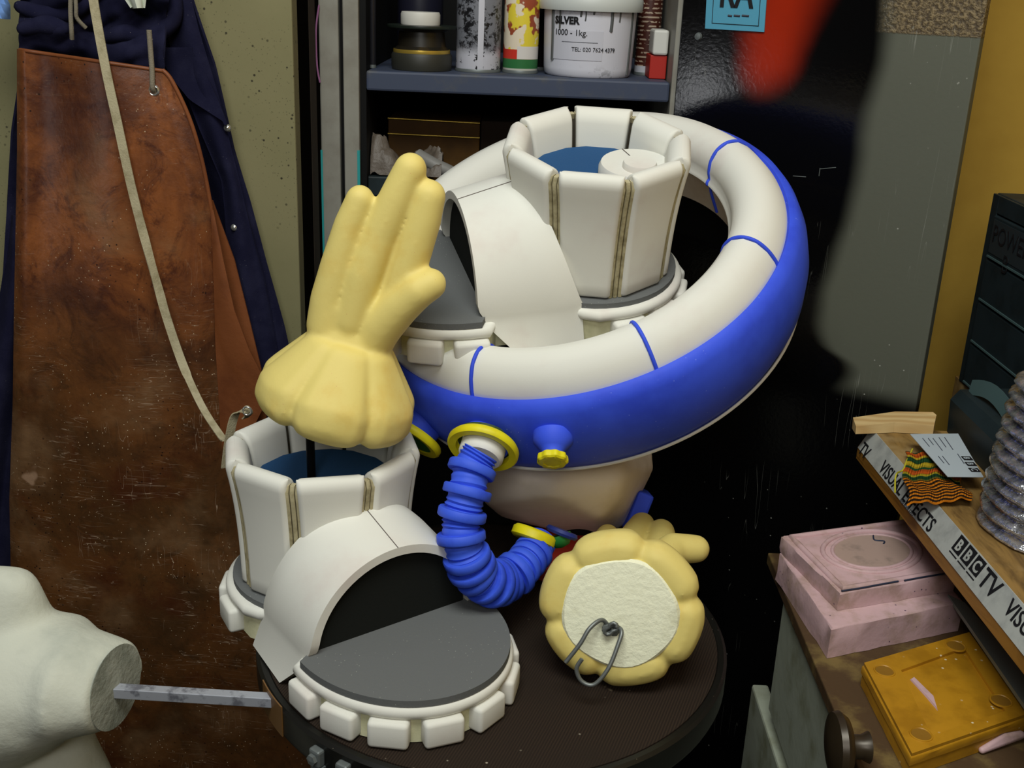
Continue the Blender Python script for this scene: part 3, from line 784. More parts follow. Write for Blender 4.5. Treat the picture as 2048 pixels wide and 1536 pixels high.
        for q in (-1, 0, 1):
            lps = []
            for z in zz+[HS-.006]:
                ro_ = rc_(z)-.0070-(.004 if z > HS-.010 else 0); w_ = .0021
                c0 = rg*ro_+tg*(q*.0050)+V((0, 0, z))
                lps.append([T(c0+tg*w_), T(c0+tg*w_*.6+rg*.001), T(c0-tg*w_*.6+rg*.001), T(c0-tg*w_), T(c0-tg*w_-rg*.006), T(c0+tg*w_-rg*.006)])
            g = loft(lps, bm=g)
        gs = finish(g, 'gap_strip', 'gap', t, smooth=40)
        lps = []
        for z in zz:
            ro_ = rc_(z)-.0088; c0 = rg*ro_+V((0, 0, z)); w_ = .0072
            lps.append([T(c0+tg*w_), T(c0-tg*w_), T(c0-tg*w_*.7-rg*.005), T(c0+tg*w_*.7-rg*.005)])
        finish(loft(lps), 'glue_line', 'gapline', gs)
    # lining floor inside
    o8 = [(.064*math.cos(PI/8+k*PI/4)/math.cos(PI/8), .064*math.sin(PI/8+k*PI/4)/math.cos(PI/8)) for k in range(8)]
    finish(tx(prism(o8, .040, .137, I3, O)), 'lining', 'bluefloor', t)
    return t, T
def rotm(a, b, c): return Matrix.Rotation(c, 3, 'Z') @ Matrix.Rotation(b, 3, 'Y') @ Matrix.Rotation(a, 3, 'X')
boot1, T1 = boot((-.1765, .953, .7503), rotm(0, 0, -2.4888), 'white foam boot with grey toe pad standing on front left of stool', 'white foam costume boots')
boot2, T2 = boot((.0746, 1.1151, 1.0324), rotm(-.0853, -.2548, 1.8647), 'white foam boot resting inside blue and white ring, toe pointing left', 'white foam costume boots')
# pencil mark on boot 2 and foam disc inside it
B2 = rotm(-.0853, -.2548, 1.8647)
dsk = thing('foam_disc', T2((.0, -.028, .1375)), 'white round foam disc with small hub lying inside upper boot', 'foam disc')
for k_, (lo_, r_, z_, h_, nm) in enumerate([((-.012, -.036), .036, .1374, .012, 'disc'), ((-.022, -.036), .0165, .1494, .006, 'hub')]):
    rot_ax = B2 @ V((0, 0, 1))
    finish(lathe([(.0001, 0), (r_, 0), (r_, h_*.6), (r_*.94, h_), (.0001, h_)], T2((lo_[0], lo_[1], z_)), rot_ax, 40), nm, 'foam', dsk, smooth=40)
finish(tube([T2((.022, -.034, .1497)), T2((.004, -.036, .1497))], .0005, 5), 'pencil_line', 'graphite', dsk)

#================================================================= TORSO RING
RC = V((.056, 1.131, 1.079)); RN = V((-.2957, -.4012, .867)).normalized()
RB = basis(RN, (1, 0, 0))
tor = thing('costume_torso', (.08, 1.0, .75), 'blue and white foam costume torso ring with ribbed blue hose on stool', 'costume torso')
white = [(.222, -.004), (.2195, .006), (.2135, .018), (.204, .028), (.192, .032), (.180, .029), (.171, .020), (.1665, .008), (.166, .0), (.163, -.003), (.162, -.006), (.165, -.008)]
finish(lathe(white+[(.175, -.05), (.200, -.05)], RC, RN, 160, cap=False, wrap=True), 'ring_cushion', 'foam', tor, smooth=50)
inner = [(.165, -.0085), (.167, -.03), (.169, -.052), (.183, -.052), (.183, -.02)]
finish(lathe([(.176, -.05), (.184, -.05), (.184, -.118), (.176, -.118)], RC, RN, 96, cap=False, wrap=True), 'recess_shade', 'black', tor, smooth=40)  # added black annulus, paints the shade of the recess below the inner wall
finish(lathe(inner, RC, RN, 120, cap=False, wrap=True), 'inner_wall', mat('cream_inner_foam', (214, 200, 182), .8, 0, .2, var=((196, 176, 152), 10, .4, .7)), tor, smooth=50)
blue = [(.2195, .0), (.223, .005), (.229, .003), (.234, -.008), (.2375, -.026), (.237, -.050), (.231, -.076), (.219, -.098), (.203, -.111), (.186, -.114), (.186, -.06)]
band = finish(lathe(blue, RC, RN, 160, cap=False, wrap=True), 'blue_band', 'blue', tor, smooth=50)
from mathutils.bvhtree import BVHTree
bvh = BVHTree.FromPolygons([v.co+wloc(band) for v in band.data.vertices], [list(p.vertices) for p in band.data.polygons])
def onband(px, py): h_ = bvh.ray_cast(CP, ray(px, py).normalized()); return h_[0], (h_[1] if h_[1].dot(ray(px, py)) < 0 else -h_[1])
edge = [RC + RB @ V(((.2235)*math.cos(a), (.2235)*math.sin(a), -.0945)) for a in [2*PI*i/120 for i in range(120)]]
finish(tube(edge, .0016, 6, closed=True), 'paint_edge', 'foam', tor, smooth=True, label='white unpainted lower edge')
def ring_ang(px, py):
    p = onplane(px, py, RC, RN)-RC; q = RB.transposed() @ p; return math.atan2(q.y, q.x)
for px, py in ((1500, 318), (1558, 533), (1313, 741), (948, 793), (880, 470), (1240, 240)):
    a = ring_ang(px, py)
    pr = [(r_+(.0003), z_+.0003) for r_, z_ in white]
    path = [RC + RB @ V((r_*math.cos(a), r_*math.sin(a), z_)) for r_, z_ in pr + [(.1655, -.02), (.1678, -.045)]]
    path = catmull(path, 4)
    finish(tube(path, .0019, 8), 'groove_line', 'blue', tor, smooth=True, label='painted blue groove across the cushion')
# white foam body under the ring
def S(px, py, y, r): return (atY(px, py, y), r)
hb = hull([S(1270, 905, 1.13, .020), S(1282, 935, 1.12, .014), S(1194, 1058, 1.09, .010), S(1240, 1036, 1.11, .010), S(1010, 925, 1.06, .03), S(984, 990, 1.05, .012), S(1110, 950, 1.03, .028), S(1200, 940, 1.05, .030),
           S(1120, 1046, 1.08, .010), S(1010, 1018, 1.08, .010), S(1062, 1032, 1.08, .010), S(1020, 880, 1.17, .03), S(1200, 880, 1.19, .03), S(1120, 1000, 1.045, .014), S(1190, 1012, 1.05, .014)], n=2)
hb_o = finish(hb, 'foam_body', 'pelvis', tor); remesh(hb_o, .004, 6, .6)
# collars
def collar(c, ax, R_, r_, h_, nm='hose_collar', m='yellow'):
    return finish(lathe([(R_-r_, 0), (R_-r_*.2, -.0005), (R_, .002), (R_, h_-.002), (R_-r_*.2, h_), (R_-r_, h_-.0006)], c, ax, 64, cap=False, wrap=True), nm, m, tor, smooth=50)
vdir = lambda p: (CP-p).normalized()
c1, c1n = onband(975, 880)
print('C1', c1, c1n); c1 = c1 + c1n*.010
def imgdir(p, dx, dy, tow):   # direction with given image-plane heading and share towards the viewer
    v = vdir(p); x = (CR - v*CR.dot(v)).normalized(); u = (CU - v*CU.dot(v)).normalized()
    s = math.sqrt(max(0, 1-tow*tow)); l = math.hypot(dx, dy); return (v*tow + (x*dx-u*dy)/l*s).normalized()
ax1 = imgdir(c1, -.30, .95, .52)
k1 = collar(c1-ax1*.004, ax1, .0345, .0085, .008)
finish(lathe([(.0001, 0), (.028, 0), (.028, .003), (.0001, .003)], c1-ax1*.010, ax1, 40), 'collar_plate', mat('dark_green_plate', (50, 70, 30), .5), k1)
finish(lathe([(.0001, -.006), (.0215, -.006), (.0215, .009), (.019, .012), (.0001, .012)], c1, ax1, 48), 'hose_cuff', 'foam', tor, smooth=40)
# stub joining collar and band
finish(tube([c1-ax1*.006, c1-ax1*.012-c1n*.03], .024, 32), 'collar_stub', 'blue', tor, smooth=True)
# second collar at the bottom
c2 = atF(1070, 1066, 1.071)
ax2 = imgdir(c2, -.36, .93, .10)
k2 = collar(c2-ax2*.002, ax2, .0222, .012, .011)
# left collar seen behind the boot
c3, c3n = onband(835, 838) if bvh.ray_cast(CP, ray(835, 838).normalized())[0] else (atF(845, 862, 1.06), V((0, 0, 0))); c3 = c3+c3n*.012+V((.004, 0, -.006)); ax3 = imgdir(c3, -.55, .85, .22)
k3 = collar(c3, ax3, .0335, .009, .008, 'arm_collar')
finish(lathe([(.0001, 0), (.027, 0), (.027, .006), (.0001, .006)], c3, ax3, 40), 'collar_plate', 'green', k3)
finish(tube([c3, c3-ax3*.008-c3n*.03], .022, 24), 'collar_stub', 'blue', tor, smooth=True)
# hose
hpts = [(962, 905, .992), (944, 938, .99), (934, 985, .985), (924, 1030, .985), (922, 1072, .985), (933, 1112, .99), (952, 1147, 1.0), (978, 1165, 1.01), (1008, 1162, 1.03), (1036, 1142, 1.04), (1057, 1118, 1.055), (1071, 1098, 1.065), (1077, 1082, 1.075)]
hpath = catmull([atF(a, b, c) for a, b, c in hpts], 10)
def prof_r(t): return .0185
hs = finish(tube(hpath, .0165, 28, rfun=lambda t: .0165+.0012*math.sin(t*2*PI*52)), 'hose', 'hose', tor, smooth=True)
# arc length
Sx = [0]
for a, b in zip(hpath, hpath[1:]): Sx.append(Sx[-1]+(b-a).length)
def at_s(s):
    for i in range(len(Sx)-1):
        if Sx[i+1] >= s:
            k = (s-Sx[i])/max(1e-9, Sx[i+1]-Sx[i]); return hpath[i].lerp(hpath[i+1], k), (hpath[min(i+2, len(hpath)-1)]-hpath[max(i-1, 0)]).normalized()
    return hpath[-1], (hpath[-1]-hpath[-2]).normalized()
LH = Sx[-1]; s = .0175; big = True; q = 0
while s < LH-.008:
    p, d_ = at_s(s)
    up = s < .105
    w = .0085 if up else .0080; R_ = .0222 if up else (.0222+.001*math.sin(q*1.7) if s < LH-.05 else .0195)
    jit = V((random.uniform(-1, 1), random.uniform(-1, 1), random.uniform(-1, 1)))*(.08 if up else .14)
    finish(lathe([(.0150, -w/2), (R_-.001, -w/2), (R_, -w/2+.0012), (R_, w/2-.0012), (R_-.001, w/2), (.0150, w/2)], p, (d_+jit).normalized(), 40, cap=False, wrap=True), 'hose_ring', 'hose', hs, smooth=40)
    s += .0205 if s < .085 else .0112; q += 1
# valve with scalloped cap
c4, c4n = onband(1107, 880); print('C4', c4, c4n); c4 = c4+c4n*.007; ax4 = imgdir(c4, -.02, .88, .45)
c4b = c4
vb = finish(lathe([(.0001, -.014), (.019, -.012), (.0185, -.004), (.0125, .003), (.010, .006), (.0095, .012), (.0001, .012)], c4b, ax4, 40), 'valve_base', 'blue', tor, smooth=True)
cap_c = c4b+ax4*.009
finish(lathe([(.0001, 0), (.011, .0), (.0135, .0015), (.0140, .004), (.0140, .007), (.0125, .0085), (.0085, .0088), (.008, .0078), (.0001, .0078)], cap_c, ax4, 96, mod=lambda a: 1+.045*math.cos(9*a)), 'valve_cap', 'yellow', tor, smooth=40)
# bits under the body
c5 = atF(1119, 1078, 1.075)
gb = finish(lathe([(.0001, -.009), (.008, -.007), (.0125, -.001), (.0125, .004), (.0001, .004)], c5, imgdir(c5, -.3, -.9, .1), 30), 'green_stud', 'green', tor, smooth=True)
finish(lathe([(.0001, .004), (.015, .004), (.0165, .0065), (.015, .0095), (.0001, .010)], c5, imgdir(c5, .35, -.9, .05), 30), 'stud_flange', mat('dark_blue_paint', (34, 48, 120), .5), tor, smooth=True)
rb_c = V((.065, 1.050, 0))
finish(lathe([(.0001, .7512), (.052, .7512), (.056, .756), (.054, .768), (.04, .775), (.0001, .776)], (rb_c.x, rb_c.y, 0), n=48), 'red_base', 'red', tor, smooth=40)
finish(lathe([(.0001, .7755), (.024, .7755), (.024, .80), (.024, .83), (.0001, .83)], (rb_c.x+.015, rb_c.y+.04, 0), n=32), 'base_post', 'black', tor, smooth=40)
p1, p2 = atY(1285, 992, 1.11), atY(1262, 1050, 1.10)
Bt = basis(((p1-p2).normalized()), V((1, 0, 0)))
finish(add_box(bm_new(), (p1+p2)/2, (.018, .05, (p1-p2).length+.012), Bt, .003), 'side_tab', 'blue', tor)

#================================================================= GLOVES
# hand laid out from the upright glove; reused for the lying one through a local frame
gy = .93
go = atY(662, 838, gy)                                   # middle of the cuff mouth
gz = (atY(703, 688, gy)-go).normalized(); gx = (V((1, 0, 0)) - gz*gz.x).normalized(); gyv = gz.cross(gx)
GB = Matrix((gx, gyv, gz)).transposed()
def gl(px, py, dy=0): return GB.transposed() @ (atY(px, py, gy+dy)-go)
pxm = 1/2200.0*(gy/ray(740, 600).y)
HAND = [  # chains of (px,py,dy,r_px)
    [(720, 398, .0, 28), (700, 450, .0, 32), (678, 530, .0, 37), (660, 600, 0, 40), (655, 650, 0, 43), (660, 700, 0, 38)],
    [(821, 338, .0, 32), (795, 395, .0, 36), (760, 470, .0, 38), (728, 550, -.004, 38), (703, 640, -.005, 37), (695, 700, .002, 34)],
    [(858, 392, .0, 33), (846, 440, 0, 36), (824, 510, 0, 38), (800, 580, 0, 39), (765, 650, 0, 42), (738, 705, 0, 40)],
    [(861, 568, -.012, 32), (835, 582, -.014, 36), (800, 612, -.010, 40), (762, 650, -.004, 46), (735, 690, 0, 46)],
]
def build_glove(org, Bm, label, group, spread=1, ph=-87, bend=0):
    TT = lambda p: V(org) + Bm @ V((p.x*spread if p.z > .12 and p.x > .05 else p.x, p.y-bend*max(0, p.z-.06), p.z))
    t = thing('foam_glove', org, label, 'glove', group)
    bm = bm_new()
    for ch in HAND:
        pts = [(TT(gl(a, b, c)), r_*pxm) for a, b, c, r_ in ch]
        for s0, s1 in zip(pts, pts[1:]): hull([s0, s1], bm, 3)
    hull([(TT(gl(672, 610)), .017), (TT(gl(740, 620)), .017), (TT(gl(665, 690)), .018), (TT(gl(735, 700)), .018)], bm)
    hull([(TT(gl(672, 680)), .023), (TT(gl(728, 690)), .023), (TT(V((0, 0, .03))), .03)], bm)
    # core of the cuff
    ax = Bm @ V((0, 0, 1))
    loops = []
    for r_, z_ in [(.052, .004), (.059, .012), (.056, .03), (.042, .055), (.034, .078)]:
        loops.append([TT(V((r_*math.cos(2*PI*i/32), r_*.92*math.sin(2*PI*i/32), z_))) for i in range(32)])
    l = loft(loops); me = bpy.data.meshes.new('t'); l.to_mesh(me); l.free(); bm.from_mesh(me); bpy.data.meshes.remove(me)
    for k in range(6):
        a = math.radians(ph+60*k)
        sp_ = []
        for da in (-.28, -.14, 0, .14, .28):
            e = V((math.cos(a+da)*1.03, math.sin(a+da)*.97, 0))
            sp_ += [(TT(e*.0545+V((0, 0, .0175))), .0180), (TT(e*.0535+V((0, 0, .027))), .0178)]
            e2 = V((math.cos(a+da), math.sin(a+da)*.9, 0))
            sp_ += [(TT(e2*.0295+V((0, 0, .067))), .0140)]
        hull(sp_, bm)
    o = finish(bm, 'hand', 'latex', t, smooth=True)
    remesh(o, .0018, 18, .5)
    # white rigid foam filling the mouth
    dl_ = []
    for r_, z_ in [(.0001, -.0022), (.030, -.0018), (.049, -.0006), (.0515, .002), (.0515, .02), (.0001, .02)]:
        dl_.append([TT(V((r_*(1+.02*math.sin(5*2*PI*i/48+1))*math.cos(2*PI*i/48), r_*(1+.02*math.sin(5*2*PI*i/48+1))*math.sin(2*PI*i/48)*.95, z_))) for i in range(48)])
    finish(loft(dl_), 'foam_plug', 'whitecore', t, smooth=40)
    return t, TT
g1, TG1 = build_glove(go, GB, 'upright pale yellow foam glove held on dark rod above the front boot', 'pale yellow foam gloves')
rod_top = go+V((-.022, .01, .012)); rb = T1((0.012, -.0, .1375))
finish(tube([rod_top, rb+V((0, 0, .0005))], .0042, 16), 'rod', 'rod', g1, smooth=True)
# lying glove, cuff mouth towards the camera
o2 = V((.1015, .830, .8265))
zl2 = V((.15, .96, -.25)).normalized()
xi = imgdir(o2, .997, .07, 0); xl2 = (xi - zl2*xi.dot(zl2)).normalized(); yl2 = zl2.cross(xl2)
G2B = Matrix((xl2, yl2, zl2)).transposed()
g2, TG2 = build_glove(o2, G2B, 'pale yellow foam glove lying on stool with white plug and wire hook showing', 'pale yellow foam gloves', 1.25, 16, .15)
_h = [c for c in g2.children if c.name.startswith('hand')][0]; _mz = min(v.co.z for v in _h.data.vertices)+o2.z
print('GLOVE2 minz', _mz)
g2.location.z += (.7508-_mz)
def wpt(px, py, off): return onplane(px, py, o2-zl2*off, zl2)
w1 = catmull([wpt(1222, 1262, .0), wpt(1205, 1240, .006), wpt(1180, 1256, .014), wpt(1160, 1288, .018), wpt(1131, 1325, .02)], 8)
finish(tube(w1, .0019, 10), 'wire_hook', 'wire', g2, smooth=True)
w2 = catmull([wpt(1228, 1250, .0), wpt(1243, 1262, .008), wpt(1236, 1290, .014), wpt(1216, 1338, .02), wpt(1188, 1369, .022), wpt(1163, 1362, .022), wpt(1153, 1338, .022), wpt(1164, 1318, .022)], 8)
finish(tube(w2, .0019, 10), 'wire_hook', 'wire', g2, smooth=True)
tw = []
for i in range(60):
    a = i*.42; rr = .0045+.0022*math.sin(i*.9)
    tw.append(wpt(1222+rr*2100*math.cos(a)*1.1, 1258+rr*2100*math.sin(a), .001+.007*(i/60)))
finish(tube(tw, .0017, 8), 'wire_knot', 'wire', g2, smooth=True)

#================================================================= PLASTER TORSO
pt_ = lambda px, py, y, r: (atY(px, py, y), r)
yP = .80
fc = atY(232, 1374, yP); fn = V((.97, -.24, 0.02)).normalized()
bust = thing('plaster_bust', (-.47, .86, 0), 'white plaster body cast with cut-off arm stump at lower left', 'body cast')
FB = basis(fn, (0, 0, 1))
def ell(c, n_, rz, rw, k=40, sh=0):
    B_ = basis(n_, (0, 0, 1)); return [c + B_ @ V((rz*math.cos(2*PI*i/k), rw*math.sin(2*PI*i/k), 0)) for i in range(k)]
secs = []
secs.append(ell(fc, fn, .0335, .044))
secs.append(ell(fc-fn*.006, fn, .0365, .047))
secs.append(ell(fc-V((.035, 0, -.002)), V((1, -.15, 0)), .046, .054))
secs.append(ell(atY(128, 1362, .815), V((1, -.1, .0)), .056, .062))
secs.append(ell(atY(60, 1372, .82), V((1, -.05, .05)), .068, .070))
secs.append(ell(atY(-20, 1385, .83), V((1, 0, .05)), .078, .080))
secs.append(ell(atY(-140, 1400, .83), V((1, 0, 0)), .086, .085))
secs.append(ell(atY(-260, 1400, .83), V((1, 0, 0)), .086, .085))
bm = loft(secs)
hull([(atY(26, 1184, .83), .022), (atY(-60, 1180, .83), .022), (atY(38, 1250, .83), .03), (atY(-80, 1260, .83), .04)], bm, 3)
hull([(atY(118, 1500, .83), .034), (atY(-180, 1470, .83), .05), (atY(118, 1600, .81), .036), (atY(-160, 1600, .80), .05), (V((-.33, .80, .40)), .05), (V((-.52, .80, .40)), .06)], bm, 3)
bo = finish(bm, 'body', 'plaster', bust); remesh(bo, .004, 12, .5); displace(bo, .0015, 30)
finish(lathe([(.0001, 0), (.036, .0), (.0372, .0015), (.0001, .004)][::-1], fc-fn*.001, fn, 40), 'arm_stump_end', 'plasterend', bust, smooth=30, label='grey rough cut end of arm')
finish(lathe([(.0001, .03), (.018, .03), (.018, .42), (.0001, .42)], (-.44, .80, 0), n=24), 'stand_pole', 'steel', bust, smooth=40)
finish(lathe([(.0001, 0), (.16, 0), (.16, .02), (.03, .03), (.0001, .031)], (-.44, .80, 0), n=48), 'stand_base', 'darkmetal', bust, smooth=40)
e0 = atY(240, 1382, fc.y-.003); e1 = atZ(566, 1402, e0.z-.006)
dd = (e1-e0).normalized(); Bb = basis(dd, (0, 0, 1))
mid = (e0-dd*.01+e1)/2
finish(add_box(bm_new(), mid, (.0095, .0095, (e1-e0).length+.01), Bb, .0006), 'support_bar', 'alu', bust, label='square aluminium bar sticking out of the stump')

#================================================================= APRON AND OVERALLS
def lerp_tab(tab, y):
    if y <= tab[0][0]: return tab[0][1]
    for (a, b), (c, d_) in zip(tab, tab[1:]):
        if a <= y <= c: return b+(d_-b)*(y-a)/(c-a)
    return tab[-1][1]
def sheet(Ltab, Rtab, y0, y1, Yf, nu=60, nv=110, th=.002, topf=None):
    def fn(u, v):
        def row(u):
            ya = y0+(topf(u) if topf else 0); py = ya+(y1-ya)*v
            return lerp_tab(Ltab, py)*(1-u)+lerp_tab(Rtab, py)*u, py
        px, py = row(u); return atY(px, py, Yf(u, v))
    return grid(nu, nv, fn, th=th)
ov = thing('navy_overalls', (-.40, 1.27, 0), 'dark navy overalls hanging in folds behind the leather apron', 'overalls')
# main body of the overalls
Lt = [(-60, 60), (20, 48), (90, 38), (180, 34), (260, 22), (400, 14), (560, 8), (700, -2), (780, -10), (1250, -14), (1650, -14)]
Rt = [(-60, 372), (0, 388), (60, 408), (130, 432), (200, 448), (300, 470), (400, 500), (520, 530), (650, 566), (760, 590), (900, 600), (1200, 600), (1650, 600)]
finish(sheet(Lt, Rt, -60, 1650, lambda u, v: 1.272+.010*math.sin(u*17+v*3)+.006*math.sin(u*41-v*6)+.005*math.sin(v*9+u*5), 90, 120, .003), 'body', 'navy', ov, smooth=True)
# overlapping front placket with a free edge
Lp = [(-40, 300), (60, 330), (140, 352), (260, 400), (360, 445), (420, 452), (560, 460), (760, 480), (1000, 500)]
Rp = [(-40, 372), (60, 396), (140, 420), (200, 438), (300, 462), (400, 488), (560, 530), (760, 566), (1000, 580)]
finish(sheet(Lp, Rp, -40, 1000, lambda u, v: 1.254+.005*math.sin(u*6+v*4)-.004*u, 20, 80, .0025), 'placket', 'navy', ov, smooth=True)
for px, py in ((455, 256), (469, 455)):
    finish(lathe([(.0001, .0035), (.003, .003), (.0042, .001), (.0042, 0), (.0001, 0)][::-1], atY(px, py, 1.2475), (0, -1, .1), 20), 'press_stud', 'chrome', ov, smooth=True)
def ywall(px): return 1.25
# flap panel, diagonal
Lf = [(150, 330), (240, 380), (340, 430), (420, 452)]
Rf = [(150, 410), (240, 430), (340, 446), (420, 454)]
finish(sheet([(100, 318), (150, 340), (200, 380), (245, 450)], [(100, 385), (150, 415), (200, 437), (245, 455)], 95, 250, lambda u, v: 1.244+.004*math.sin(v*4), 14, 20, .002), 'collar_flap', 'navy', ov, smooth=True)
# bunched folds at the top
folds = [[(200, 78), (250, 66), (300, 72), (345, 40), (352, -20)], [(30, 10), (90, 28), (140, 24), (180, 2)], [(36, 60), (90, 50), (140, 60)]]
for i, f_ in enumerate(folds):
    pa_ = catmull([atY(a, b, 1.238-.006*(i % 3)) for a, b in f_], 8)
    finish(tube(pa_, .014, 12, rfun=lambda t, i=i: (.003+.007*math.sin(PI*min(1, max(0, t)))**.6)*(1+.1*math.sin(t*9+i))), 'fold', 'navy', ov, smooth=True)
finish(sheet([(-40, 40), (110, 42)], [(-40, 340), (110, 330), (160, 330)], -40, 150, lambda u, v: 1.236-.030*noise.noise(V((u*2.6+v*1.2, v*3.4-u*1.6, 1.3)))-.012*noise.noise(V((u*6-v*2, v*6+u*4, 7.1))), 120, 60, .003), 'bib', 'navy', ov, smooth=True)
# left sleeve strip
finish(sheet([(430, 20), (560, 4), (760, -30), (1000, -40), (1600, -40)], [(430, 34), (560, 38), (760, 34), (960, 22), (1600, 30)], 430, 1600, lambda u, v: 1.245+.01*math.sin(u*5+v*8), 14, 60, .003), 'sleeve', 'navy', ov, smooth=True)
# cord ties
cA = catmull([atY(142, -30, 1.212), atY(141, 20, 1.212), atY(143, 60, 1.212), atY(144, 78, 1.215)], 6)
finish(tube(cA, .0025, 8), 'tie_cord', 'cord', ov, smooth=True)
cB = catmull([atY(150, -30, 1.208), atY(152, 15, 1.208), atY(154, 36, 1.210), atY(172, 56, 1.215)], 6)
finish(tube(cB, .0022, 8), 'tie_cord', 'cord', ov, smooth=True)
# apron
ap = thing('leather_apron', (-.35, 1.22, 0), 'scuffed brown leather apron with eyelet hanging in front of navy overalls', 'apron')
La = [(90, 39), (300, 39), (600, 33), (800, 30), (1000, 23), (1150, 26), (1400, 30), (1700, 36)]
Ra = [(135, 326), (160, 345), (230, 378), (300, 400), (380, 418), (450, 428), (560, 432), (700, 436), (850, 446), (1000, 470), (1200, 540), (1400, 630), (1700, 700)]
def topf(u): return 98+ (u*48) - 98
def apY(u, v):
    b = .010*math.sin(u*5+1)+.006*math.sin(u*9+v*3)
    b += -.012*max(0, (u-.9)/.1)*(1 if v > .2 else v*5) * -1
    if u < .06: b += .012*(1-u/.06)**2
    return 1.205+b - .05*max(0, v-.6)
main = finish(sheet(La, Ra, 98, 1700, apY, 90, 160, .0028, topf=lambda u: u*42), 'front_panel', 'leather', ap, smooth=50)
# turned back right flap
Lw = [(420, 425), (560, 431), (700, 434), (870, 444), (1000, 470)]
Rw = [(420, 428), (520, 448), (620, 470), (700, 500), (742, 522), (800, 534), (870, 500), (1000, 480)]
finish(sheet(Lw, Rw, 420, 1000, lambda u, v: 1.206-.014*math.sin(u*PI/2)*math.sin(min(1, v*1.4)*PI*.7), 20, 70, .0025), 'side_flap', 'leatherplain', ap, smooth=True, )
Lw2 = [(400, 424), (560, 440), (900, 450)]; Rw2 = [(400, 426), (520, 470), (640, 500), (740, 524), (900, 540)]
finish(sheet(Lw2, Rw2, 400, 1000, lambda u, v: 1.226+.004*math.sin(v*7), 12, 50, .0025), 'back_flap', 'leatherplain', ap, smooth=True)
# top hem, stitching, piping, eyelet
def ap_at(px, py, off=0):
    # point on the apron front near a pixel
    u = (px-lerp_tab(La, py))/(lerp_tab(Ra, py)-lerp_tab(La, py)); ya = 98+u*42; v = (py-ya)/(1700-ya)
    return atY(px, py, apY(min(1, max(0, u)), min(1, max(0, v)))-off)
finish(tube([ap_at(40+i*14.3, 100+42*(i/20), .002) for i in range(21)], .0022, 8), 'top_hem', 'leatherplain', ap, smooth=True)
finish(tube([ap_at(50+i*13.5, 116+32*(i/20), .0008) for i in range(21)], .0006, 5), 'stitch_line', 'stitch', ap)
rpts = [(326, 140), (345, 162), (378, 232), (400, 302), (417, 380), (427, 450), (431, 560)]
finish(tube(catmull([ap_at(a-1, b, .002) for a, b in rpts], 6), .0024, 8), 'edge_piping', 'leatherplain', ap, smooth=True)
finish(tube(catmull([ap_at(a-14, b+6, .0008) for a, b in rpts[:5]], 6), .0006, 5), 'stitch_line', 'stitch', ap)
ep = ap_at(308, 181, .002)
finish(lathe([(.0032, 0), (.0036, .0014), (.0048, .002), (.0060, .0012), (.0062, 0)], ep, (0, -1, 0), 32, cap=False, wrap=True), 'eyelet', 'chrome', ap, smooth=True)
finish(lathe([(.0001, .0004), (.0034, .0004), (.0034, 0), (.0001, 0)][::-1], ep, (0, -1, 0), 20), 'eyelet_hole', 'black', ap)
finish(tube(catmull([atY(298, 60, 1.20), atY(301, 100, 1.20), atY(304, 140, 1.198), ep+V((0, -.004, .004)), ep+V((0, .001, -.001))], 6), .0028, 10), 'neck_cord', 'cord', ap, smooth=True)
# waist strap
sp_px = [(182, -40, 1.19), (190, 20, 1.188), (212, 140, 1.183), (236, 250, 1.180), (262, 370, 1.178), (290, 480, 1.176), (312, 560, 1.174), (335, 640, 1.170), (368, 735, 1.160), (405, 815, 1.13), (442, 872, 1.10), (452, 880, 1.085)]
spth = catmull([atY(*q) for q in sp_px], 8)
def sd(t): 
    a = 0 if t < .42 else (1.0*math.sin((t-.42)*PI/.2) if t < .62 else .9*(t-.62)/.38)
    return V((math.cos(a), math.sin(a)*.9, .02))
ws = tag(finish(ribbon(spth, lambda t: .0095 if t < .75 else .008, .0014, sd), 'waist_strap', 'strap', ap, smooth=30), None)
sl = catmull([atY(451, 935, 1.082), atY(458, 880, 1.080), atY(468, 835, 1.080), atY(480, 822, 1.080), atY(492, 820, 1.080), atY(497, 828, 1.082), atY(490, 836, 1.084)], 8)
finish(ribbon(sl, .010, .0014, lambda t: (.75, .6, .3)), 'strap_loop', 'strap', ap, smooth=30)
finish(tube([atY(494, 822, 1.076)+V((.0045*math.cos(a), 0, .0045*math.sin(a))) for a in [2*PI*i/20 for i in range(20)]], .001, 8, closed=True), 'buckle_ring', 'chrome', ap, smooth=True)
# cloth scraps at the top
tag(finish(sheet([(-60, 350), (20, 372), (70, 400)], [(-60, 372), (20, 394), (70, 408)], -60, 70, lambda u, v: 1.288, 6, 12, .002), 'grey_rag', 'greycloth', smooth=True), 'light grey cloth edge behind right shoulder of navy overalls', 'cloth')
tag(finish(sheet([(-60, 210), (18, 262)], [(-60, 300), (18, 290)], -60, 16, lambda u, v: 1.214+.006*math.sin(u*9), 10, 10, .002), 'white_rag', 'whitecloth', smooth=True), 'small white cloth scrap tucked into top of navy overalls', 'cloth')
tag(finish(sheet([(-60, -60), (36, -30)], [(-60, 14), (36, 16)], -60, 36, lambda u, v: 1.21+.008*math.sin(u*8+v*6), 10, 10, .003), 'blue_rag', 'lightblue', smooth=True), 'light blue cloth hanging at the upper left edge', 'cloth')

